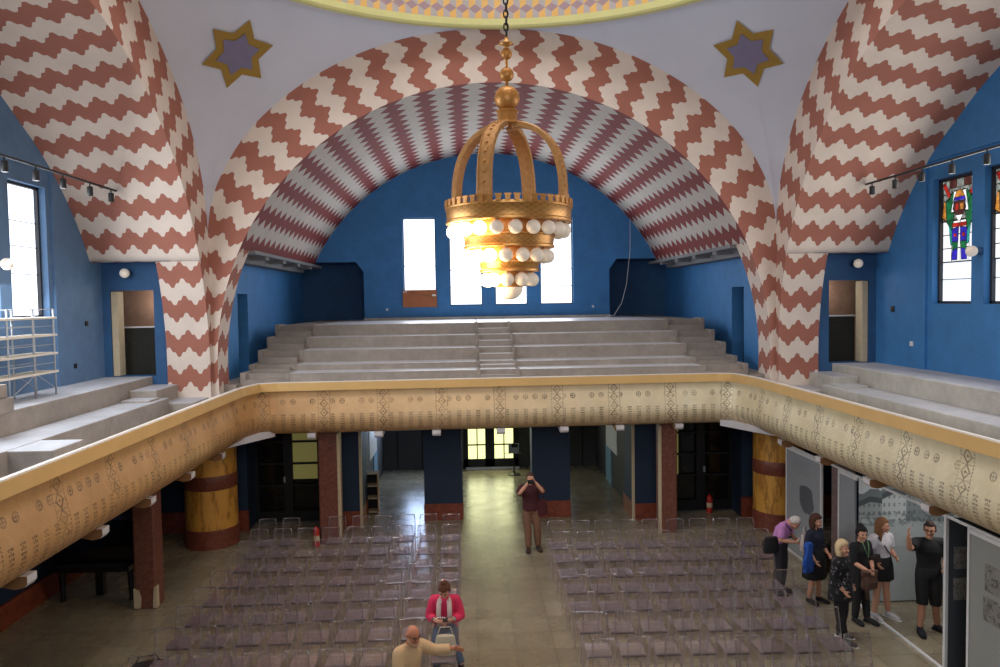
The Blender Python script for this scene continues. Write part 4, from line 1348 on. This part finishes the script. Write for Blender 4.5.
# 7 photographer in the aisle
p = Person('photographer in dark red top and brown trousers raising a camera in the aisle', (.62,16.0,0), FACE+.05, 1.70, pose=dict(
    look=(0,1,.05), elL=(-.25,.2,1.33), elR=(.27,.2,1.30), wrL=(-.07,.24,1.56), wrR=(.07,.24,1.55), hdL=(.5,.3,1), hdR=(-.5,.3,1), anL=(-.16,-.02,.085), anR=(.06,.04,.085), knL=(-.14,.02,.49), knR=(.07,.04,.49)))
p.body(); p.top(cloth('maroon_cloth', (70,26,32)), .40, .022); p.legs(cloth('tan_trousers', (122,88,68))); p.shoes(cloth('brown_shoe', (58,40,32)))
p.hair(cloth('short_brown_hair', (66,48,40), .3, 30), 0, 1.02)
t = thing('camera', 'small black camera held to the face of the photographer', 'camera', (.605,15.70,1.575), FACE)
MB().bbox(-.065,.065,-.025,.025,-.04,.045,.01).build('camera_body', M['black'], t)
smooth_angle(MB().tube([(0,.02,0),(0,.075,0)], .032, 14).build('lens', M['black'], t))
bag('shoulder_bag', 'dark red shoulder bag hanging beside the photographer', cloth('wine_cloth', (74,24,30)), (.86,15.98,.78), .2, .26, .34, .14, True, [(-.05,0,.3),(-.12,.02,.62),(-.02,.02,.62),(.06,0,.3)])

# 8 seated woman in pink
p = Person('woman with hair bun in bright pink cardigan seated looking down at her phone', (-1.09,11.08,0), FACE-.05, 1.66, True, pose=dict(
    pelvis=(0,-.02,.56), waist=(0,-.03,.71), chest=(0,.0,.89), neck=(0,.04,1.05), head=(0,.11,1.19), look=(.12,.75,-.75), tilt=(0,.6,.8), shL=(-.17,.02,1.0), shR=(.17,.02,1.0),
    elL=(-.25,.03,.74), elR=(.25,.03,.74), wrL=(-.06,.24,.76), wrR=(.07,.24,.74), hipL=(-.09,.03,.53), hipR=(.09,.03,.53), knL=(-.13,.46,.54), knR=(.10,.42,.50), anL=(-.27,.60,.26), toeL=(-.33,.76,.20), anR=(.12,.40,.09)))
p.body(); p.top(cloth('pink_cloth', (220,52,96), .2, 8), .78, .018, 'cardigan'); p.legs(cloth('denim', (72,86,110), .3, 10)); p.shoes(black)
p.hair(cloth('auburn_hair', (96,56,40), .3, 30), 0, 1.1, True)
strap([(-.055,.05,1.04),(-.075,.155,.96),(-.08,.185,.84),(-.075,.185,.68)], .036, cloth('pale_scarf', (206,190,184), .3, 16), 'scarf', p.root)
strap([(.055,.05,1.04),(.08,.155,.96),(.085,.185,.84),(.08,.185,.62)], .036, cloth('pale_scarf', (206,190,184), .3, 16), 'scarf', p.root)
t = thing('phone', 'dark phone in the hands of the seated woman in pink', 'phone', (-1.08,10.76,.79), FACE)
MB().bbox(-.036,.036,-.07,.07,-.005,.005,.004).build('phone_case', M['black'], t)
bag('tote_bag', 'pale canvas tote bag on a chair in front of the woman in pink', cloth('canvas', (196,186,164), .2, 9), (-1.07,10.36,.47), 0, .32, .28, .16, True)

# 9 bald man at the bottom
p = Person('bald bearded man in glasses and beige shirt stretching his arm along a chair back', (-1.50,9.36,0), FACE+.8, 1.72, pose=dict(
    pelvis=(0,-.02,.56), waist=(0,-.03,.73), chest=(0,-.01,.92), neck=(0,.02,1.08), head=(.0,.08,1.235), look=(.1,.9,-.28), shL=(-.17,.0,1.03), shR=(.17,.0,1.03),
    elL=(-.33,.13,.93), wrL=(-.50,.28,.94), hdL=(-.8,.5,-.25), elR=(.23,.05,.78), wrR=(.16,.26,.66), hipL=(-.09,.03,.53), hipR=(.09,.03,.53), knL=(-.10,.44,.5), knR=(.12,.44,.5), anL=(-.10,.42,.085), anR=(.12,.42,.085)), skin=SKIN2, wide=1.02)
p.body(); p.top(cloth('beige_cloth', (204,172,132), .15, 8), .92, .022); p.legs(cloth('khaki', (120,104,84))); p.shoes(cloth('brown_leather_shoe', (70,50,38)))
p.glasses(M['black'])
mb = MB(); n = 14
mb.tube([p.hp(-.066,.01,-.03), p.hp(-.05,.06,-.085), p.hp(0,.088,-.105), p.hp(.05,.06,-.085), p.hp(.066,.01,-.03)], [.014,.026,.034,.026,.014], 8)
mb.build('beard', cloth('grey_beard', (190,150,124), .2, 30), p.root, smooth=True)

# ------------------------------------------------------------------ exhibition boards on the right
PX = 6.12
def map_mat(name):
    m, nt, b = new_mat(name); setb(b, .6)
    x, y, z = objxyz(nt)
    n = noise(nt, 5, 5, .6)
    d = (((y-.62)*(y-.62))*2.2+((z-1.32)*(z-1.32))*2.6).sqrt()+(n-.5)*.5
    lines = ((z*28).frac().lt(.45))*z.gt(1.78)*z.lt(2.08)*y.gt(.45)*y.lt(1.25)*noise(nt, 30, 2).gt(.45)
    c = mix(nt, d.lt(.47), srgb(150,156,162), srgb(92,96,104))
    c = mix(nt, lines*.35, c, srgb(96,100,106))
    nt.links.new(c, b.inputs['Base Color']); return m
def mural_mat(name):
    """black and white town view: pale sky, hills, houses with windows, trees, empty square"""
    m, nt, b = new_mat(name); setb(b, .6)
    x, y, z = objxyz(nt)
    n = noise(nt, 3.2, 6, .65); n3 = noise(nt, 14, 4, .7)
    c = mix(nt, n*.8, srgb(150,160,164), srgb(196,204,206))                      # ground
    # houses
    hx = (x*2.3); top = 1.95+((hx.floor()*.73).sin()*.12)+((hx.frac()-.5).abs()*-.12)+(x-.6)*.12
    house = z.lt(top)*z.gt(1.48-(x-.5)*.06)
    win = ((x*11).frac().lt(.4))*((z*7).frac().lt(.45))
    tone = ((hx.floor()*1.9).sin()*.5+.5)
    hc = mix(nt, tone, srgb(104,114,118), srgb(186,194,196)); hc = mix(nt, win*.6*n3.gt(.42), hc, srgb(64,72,78))
    roof = z.gt(top-.1)
    hc = mix(nt, roof, hc, srgb(76,84,90))
    c = mix(nt, house, c, hc)
    sky = z.gt(top); c = mix(nt, sky, c, srgb(206,214,218))
    hill = sky*z.lt(top+.14+(n-.5)*.4); c = mix(nt, hill, c, srgb(112,122,126))
    tree = z.lt(1.60+(n3-.5)*.25)*z.gt(1.36-(x-.6)*.05); c = mix(nt, tree*n3.gt(.52)*.6, c, srgb(84,94,98))
    c = mix(nt, z.lt(1.0)*.35, c, srgb(140,148,152))
    nt.links.new(c, b.inputs['Base Color']); return m
def photo_mat(name, seed):
    m, nt, b = new_mat(name); setb(b, .5)
    x, y, z = objxyz(nt)
    n = noise(nt, 6+seed, 6, .7); n2 = noise(nt, 17+seed, 4, .7)
    c = mix(nt, n, srgb(60,60,58), srgb(176,174,168)); c = mix(nt, n2.gt(.56)*.7, c, srgb(48,48,48))
    nt.links.new(c, b.inputs['Base Color']); return m
def board(label, y0, y1, mat, post0=True, post1=True, h=2.24):
    t = thing('exhibition_board', label, 'exhibition board', (PX, y0, 0))
    MB().bbox(-.02,.02,.04,y1-y0-.04,.06,h-.05,.004).build('panel', mat, t)
    for z in (.0, h-.06): MB().bbox(-.022,.022,0,y1-y0,z,z+.06,.006).build('rail', M['white'], t)
    for f, yy in ((post0, 0), (post1, y1-y0)):
        if f: MB().bbox(-.022,.022,yy-.022,yy+.022,0,h+.01,.004).build('post', M['white'], t)
    return t
t = board('grey exhibition board with a dark map silhouette, next to the right round column', 14.05, 15.62, map_mat('map_print'))
t = board('narrow grey exhibition board just right of the brown pillar', 12.74, 13.36, M['grey_panel'], False)
t = board('pale exhibition board with old photographs at the right edge of the photo', 7.6, 9.78, M['panel_light'])
for i, (y, z, w, h) in enumerate(((1.22,1.52,.62,.36),(1.20,1.12,.66,.32),(.45,1.4,.6,.5))):
    MB().bbox(-.03,-.02,y,y+w,z,z+h,.002).build('mounted_photograph', photo_mat('old_photograph', i), t)
# mural closing the open bay
t = thing('photo_mural', 'large grey photo mural of an old town square behind the visitors', 'photo mural', (PX, 12.72, 0))
mu = mural_mat('town_photograph')
MB().bbox(.03,2.46,-.02,.02,.02,2.24,.004).build('mural_panel', mu, t)
MB().bbox(.1,2.5,-.03,.03,2.2,2.26,.004).build('rail', M['white'], t)
t = thing('exhibition_board', 'dark board with small photographs turned towards the visitors, right of the man in black', 'exhibition board', (PX, 10.28, 0))
MB().bbox(.03,2.2,-.02,.02,.02,2.24,.004).build('panel', plain('dark_blue_grey_board', (70,76,84), .6), t)
MB().bbox(-.024,.024,-.024,.024,0,2.26,.005).build('post', M['white'], t)
for i, z in enumerate((1.5,1.05)):
    MB().bbox(.1,.62,-.03,-.02,z,z+.32,.002).build('mounted_photograph', photo_mat('dark_photograph', 5+i), t)
struct('trim_60', MB().box(PX-.02, PX+.02, 10.3, 12.7, 0, .025), M['white'])
struct('trim_61', MB().box(PX-.018, PX+.018, 7.0, 15.6, 2.25, 2.28), M['white'])

# ------------------------------------------------------------------ other objects on the ground floor
t = thing('grand_piano', 'black grand piano standing in the dark under the left gallery', 'piano', (-7.62, 14.75, 0))
out = []
for i in range(9): out.append((-.74+.0*i, -.86+1.72*i/8))
out = [(-.74,-.86),(-.74,.80),(-.6,.9),(-.2,.92),(.1,.8),(.3,.5),(.5,.2),(.66,-.1),(.72,-.4),(.74,-.86)]
MB().prism(out, .62, .98, 'z').build('case', M['blackpaint'], t)
MB().prism([(x*1.015,y*1.015) for x, y in out], .985, 1.01, 'z').build('lid', M['blackpaint'], t)
k_ = MB().bbox(-.72,.72,-1.08,-.86,.62,.72,.01).build('keyboard', M['blackpaint'], t)
MB().bbox(-.62,.62,-1.06,-.92,.72,.735,.003).build('keys', M['dark'], k_)
for x, y in ((-.62,-.8),(.62,-.8),(-.3,.7)): smooth_angle(MB().tube([(x,y,.62),(x,y,.5),(x,y,.1),(x,y,0)], [.075,.06,.04,.05], 12).build('leg', M['blackpaint'], t))
MB().bbox(-.08,.08,-.7,-.6,.05,.62,.01).build('pedal_lyre', M['blackpaint'], t)
def extinguisher(x, y, label):
    t = thing('fire_extinguisher', label, 'fire extinguisher', (x, y, 0))
    smooth_angle(MB().lathe([(.06,0),(.075,.01),(.075,.36),(.06,.41),(.025,.44),(.025,.47)], n=20).build('cylinder', M['redmetal'], t))
    smooth_angle(MB().lathe([(.0765,.14),(.0765,.26)], n=20, cap=False).build('paper_label', M['stone'], t))
    MB().bbox(-.02,.06,-.015,.015,.46,.5,.005).build('valve', M['black'], t)
    MB().tube([(.05,0,.47),(.1,0,.42),(.1,0,.2),(.085,0,.12)], .01, 6).build('hose', M['black'], t, smooth=True)
extinguisher(-4.14, 16.68, 'red fire extinguisher standing against the left brown pillar')
extinguisher(5.36, 18.45, 'red fire extinguisher standing before the right glazed doors')
t = thing('shelf_unit', 'small open wooden shelf unit behind the left blue pier', 'shelf', (-3.22, 19.3, 0))
for x in (-.16,.16): MB().bbox(x-.012,x+.012,-.16,.16,0,1.05,.004).build('side_panel', M['wood'], t)
for z in (.05,.4,.72,1.04): MB().bbox(-.15,.15,-.16,.15,z-.012,z+.012,.004).build('shelf_board', M['stone'], t)
MB().bbox(-.15,.15,.15,.16,0,1.05,.002).build('back_panel', M['dark'], t)
t = thing('notice_stand', 'black pole stand with a notice holder beside the entrance door', 'sign stand', (.70, 23.1, 0))
MB().lathe([(.2,0),(.2,.02),(.06,.05),(.02,.06)], n=24).build('base', M['black'], t)
MB().tube([(0,0,.04),(0,0,1.05)], .022, 10).build('pole', M['black'], t)
MB().bbox(-.17,.17,-.03,.0,.68,.98,.008).build('notice_holder', M['grey_panel'], t)
MB().bbox(-.07,.12,-.045,-.03,.86,.98,.004).build('dark_card', M['black'], t)
MB().bbox(-.30,.22,-.015,.0,.66,.675,.003).build('holder_bar', M['whitemetal'], t)

bag('travel_bag', 'black bag lying on the floor at the bottom edge, left of the clear chairs', black, (-5.46,10.98,0), .3, .5, .22, .26, True)
# ------------------------------------------------------------------ things on the galleries
t = thing('shelving_rack', 'galvanised rack with four pale boards under the left gallery window', 'rack', (-8.1, 12.85, 3.92))
for z in (.40,.72,1.04,1.34): MB().bbox(-.2,.2,-1.15,.64,z-.018,z+.018,.005).build('shelf_board', M['board'], t)
for x in (-.17,.17):
    for y in (-.75,-.05,.58):
        MB().tube([(x,y,0),(x,y,1.5)], .016, 8).build('post', M['whitemetal'], t, smooth=True)
mb = MB()
for x in (-.17,.17):
    mb.tube([(x,-.75,1.49),(x,.58,1.49)], .01, 6); mb.tube([(x,-.7,.1),(x,0,.4)], .008, 6); mb.tube([(x,.58,.1),(x,0,.4)], .008, 6)
    for z in (.56,.88,1.2): mb.tube([(x,-.75,z),(x,.58,z)], .007, 6)
mb.build('brace', M['whitemetal'], t, smooth=True)
t = thing('concrete_block', 'pale masonry block lying at the left edge beside the rack', 'block', (-7.55, 11.05, 3.92))
MB().bbox(-.2,.2,-.3,.18,0,.22,.015).build('lower_block', M['concrete'], t); MB().bbox(-.2,.16,-.3,.10,.22,.42,.015).build('upper_block', M['concrete'], t)
def track(x, sg, label):
    t = thing('track_light', label, 'track light', (x, 11, 7.68))
    MB().bbox(-.02,.02,-1.5,4.05,0,.035,.005).build('track', M['black'], t)
    for y in ((.5,1.31,2.11,3.02,3.83) if sg < 0 else (.48,1.33,2.16,3.0,3.81)):
        h = MB().tube([(0,y,0),(0,y,-.05)], .012, 8).build('stem', M['black'], t)
        mb = MB().lathe([(.045,-.22),(.05,-.21),(.05,-.06),(.03,-.05)], (0,y,0), 16)
        s_ = smooth_angle(mb.build('spot_head', M['black'], t))
        h.parent = s_
track(-7.5, -1, 'black ceiling track with spot heads in front of the left gallery window')
track(7.5, 1, 'black ceiling track with spot heads in front of the stained glass windows')
def globe(x, y, z, dx, dy, label, r=.1):
    t = thing('globe_lamp', label, 'wall lamp', (x, y, z))
    MB().ball((0,0,0), r, 18, 12).build('globe', M['bulb'], t, smooth=True)
    d = V((dx,dy,0))
    MB().tube([d*.09, d*.2], [.06,.075], 14).build('bracket', M['bluedark'], t, smooth=True)
globe(-8.38, 12.93, 6.18, -1, 0, 'white globe wall lamp beside the left gallery window')
globe(8.38, 13.08, 6.20, 1, 0, 'white globe wall lamp between two stained glass windows')
globe(-7.92, 16.22, 6.14, 0, 1, 'white globe lamp above the left gallery doorway')
globe(7.98, 16.22, 6.14, 0, 1, 'white globe lamp above the right gallery doorway')
def socket(x, y, z, axis, mat, label, w=.045):
    t = thing('wall_socket', label, 'wall socket', (x, y, z))
    if axis == 'x': MB().bbox(-.012,.012,-w,w,-w,w,.005).build('cover', mat, t); MB().bbox(-.014,.014,-w*.5,w*.5,-w*.5,w*.5,.003).build('insert', mat, t)
    else: MB().bbox(-w,w,-.012,.012,-w,w,.005).build('cover', mat, t); MB().bbox(-w*.5,w*.5,-.014,.014,-w*.5,w*.5,.003).build('insert', mat, t)
socket(-8.49, 15.7, 5.10, 'x', M['black'], 'black switch box on the blue wall left of the left gallery doorway', .05)
socket(-8.49, 15.2, 4.27, 'x', M['black'], 'small black socket low on the left blue wall beside the rack')
socket(8.49, 15.75, 5.13, 'x', M['black'], 'black switch box right of the right gallery doorway', .06)
socket(8.49, 15.05, 4.42, 'x', M['white'], 'white wall socket on the blue wall below the stained glass windows', .05)
socket(-3.27, 24.39, 5.2, 'y', M['white'], 'small white fitting on the back blue wall left of the windows', .035)
socket(3.45, 24.39, 5.2, 'y', M['white'], 'small white fitting on the back blue wall right of the windows', .035)
t = tag(MB().tube([(4.68,24.3,8.3),(4.66,24.25,7.0),(4.52,24.2,5.9),(4.32,24.0,5.3),(4.0,23.7,4.9),(3.7,23.5,4.87)], .009, 6).build('hanging_cable', M['white'], smooth=True), 'thin pale cable hanging down the blue wall right of the windows', 'cable')
t = thing('cover_board', 'brown board covering the foot of the leftmost back window', 'board', (-2.2, 24.33, 5.26))
MB().bbox(-.55,.55,-.02,.02,0,.56,.006).build('panel', M['ply'], t)
MB().tube([(-.5,-.025,.50),(.52,-.025,.32)], .012, 6).build('tape', M['wood'], t)
for x, z in ((-.47,.50),(.46,.38)): MB().bbox(x-.06,x+.06,-.03,-.02,z-.03,z+.03,.004).build('white_patch', M['white'], t)

# ------------------------------------------------------------------ light
w = bpy.data.worlds.new('world'); sc.world = w; w.use_nodes = True
bg = w.node_tree.nodes['Background']; bg.inputs[0].default_value = (.86,.92,1.0,1); bg.inputs[1].default_value = .09
def area(name, loc, rot, sx, sy, power, col):
    l = bpy.data.lights.new(name, 'AREA'); l.shape = 'RECTANGLE'; l.size = sx; l.size_y = sy; l.energy = power; l.color = col
    o = bpy.data.objects.new(name, l); COL.objects.link(o); o.location = loc; o.rotation_euler = rot; return o
# added fill in the dome, daylight from the windows
area('dome_daylight', (0, YC, 16.5), (0,0,0), 5, 5, 620, (.95,.97,1))  # unseen source inside the dome, added as overhead fill
area('window_daylight_left', (-8.2, 11.2, 6.5), (0,math.radians(-62),0), 2.2, 6, 340, (.9,.95,1))
area('window_daylight_right', (8.2, 11.2, 6.5), (0,math.radians(90),0), 2.2, 6, 165, (1,.95,.89))
area('window_daylight_back', (0, 24.2, 6.7), (math.radians(-90),0,0), 5.4, 2.7, 200, (.92,.96,1))
l = bpy.data.lights.new('chandelier_glow', 'POINT'); l.energy = 100; l.color = (1,.72,.42); l.shadow_soft_size = .3
o = bpy.data.objects.new('chandelier_glow', l); COL.objects.link(o); o.location = (-.7, 9.9, 5.6)
area('entrance_daylight', (0, 23.85, 1.2), (math.radians(-90),0,0), 1.5, 1.5, 22, (.98,1,.6))
area('window_daylight_front', (0, -3.5, 7.5), (math.radians(90),0,0), 7, 3.5, 420, (.95,.97,1))  # unseen source behind the camera, added to brighten arch and pendentives
area('exhibition_light', (7.2, 11.3, 2.55), (0,0,0), .8, 1.6, 22, (1,.97,.92))
for sg in (-1, 1):
    l = bpy.data.lights.new('stair_light', 'POINT'); l.energy = 16; l.color = (1,.95,.88); l.shadow_soft_size = .2  # added lamp, brightens the wall seen through each gallery doorway
    o = bpy.data.objects.new('stair_light', l); COL.objects.link(o); o.location = (sg*7.6, 17.3, 5.6)
sc.view_settings.view_transform = 'Standard'
sc.view_settings.look = 'None'
sc.view_settings.exposure = 0.0
sc.cycles.transparent_max_bounces = 48
sc.cycles.max_bounces = 8
sc.cycles.sample_clamp_indirect = 6
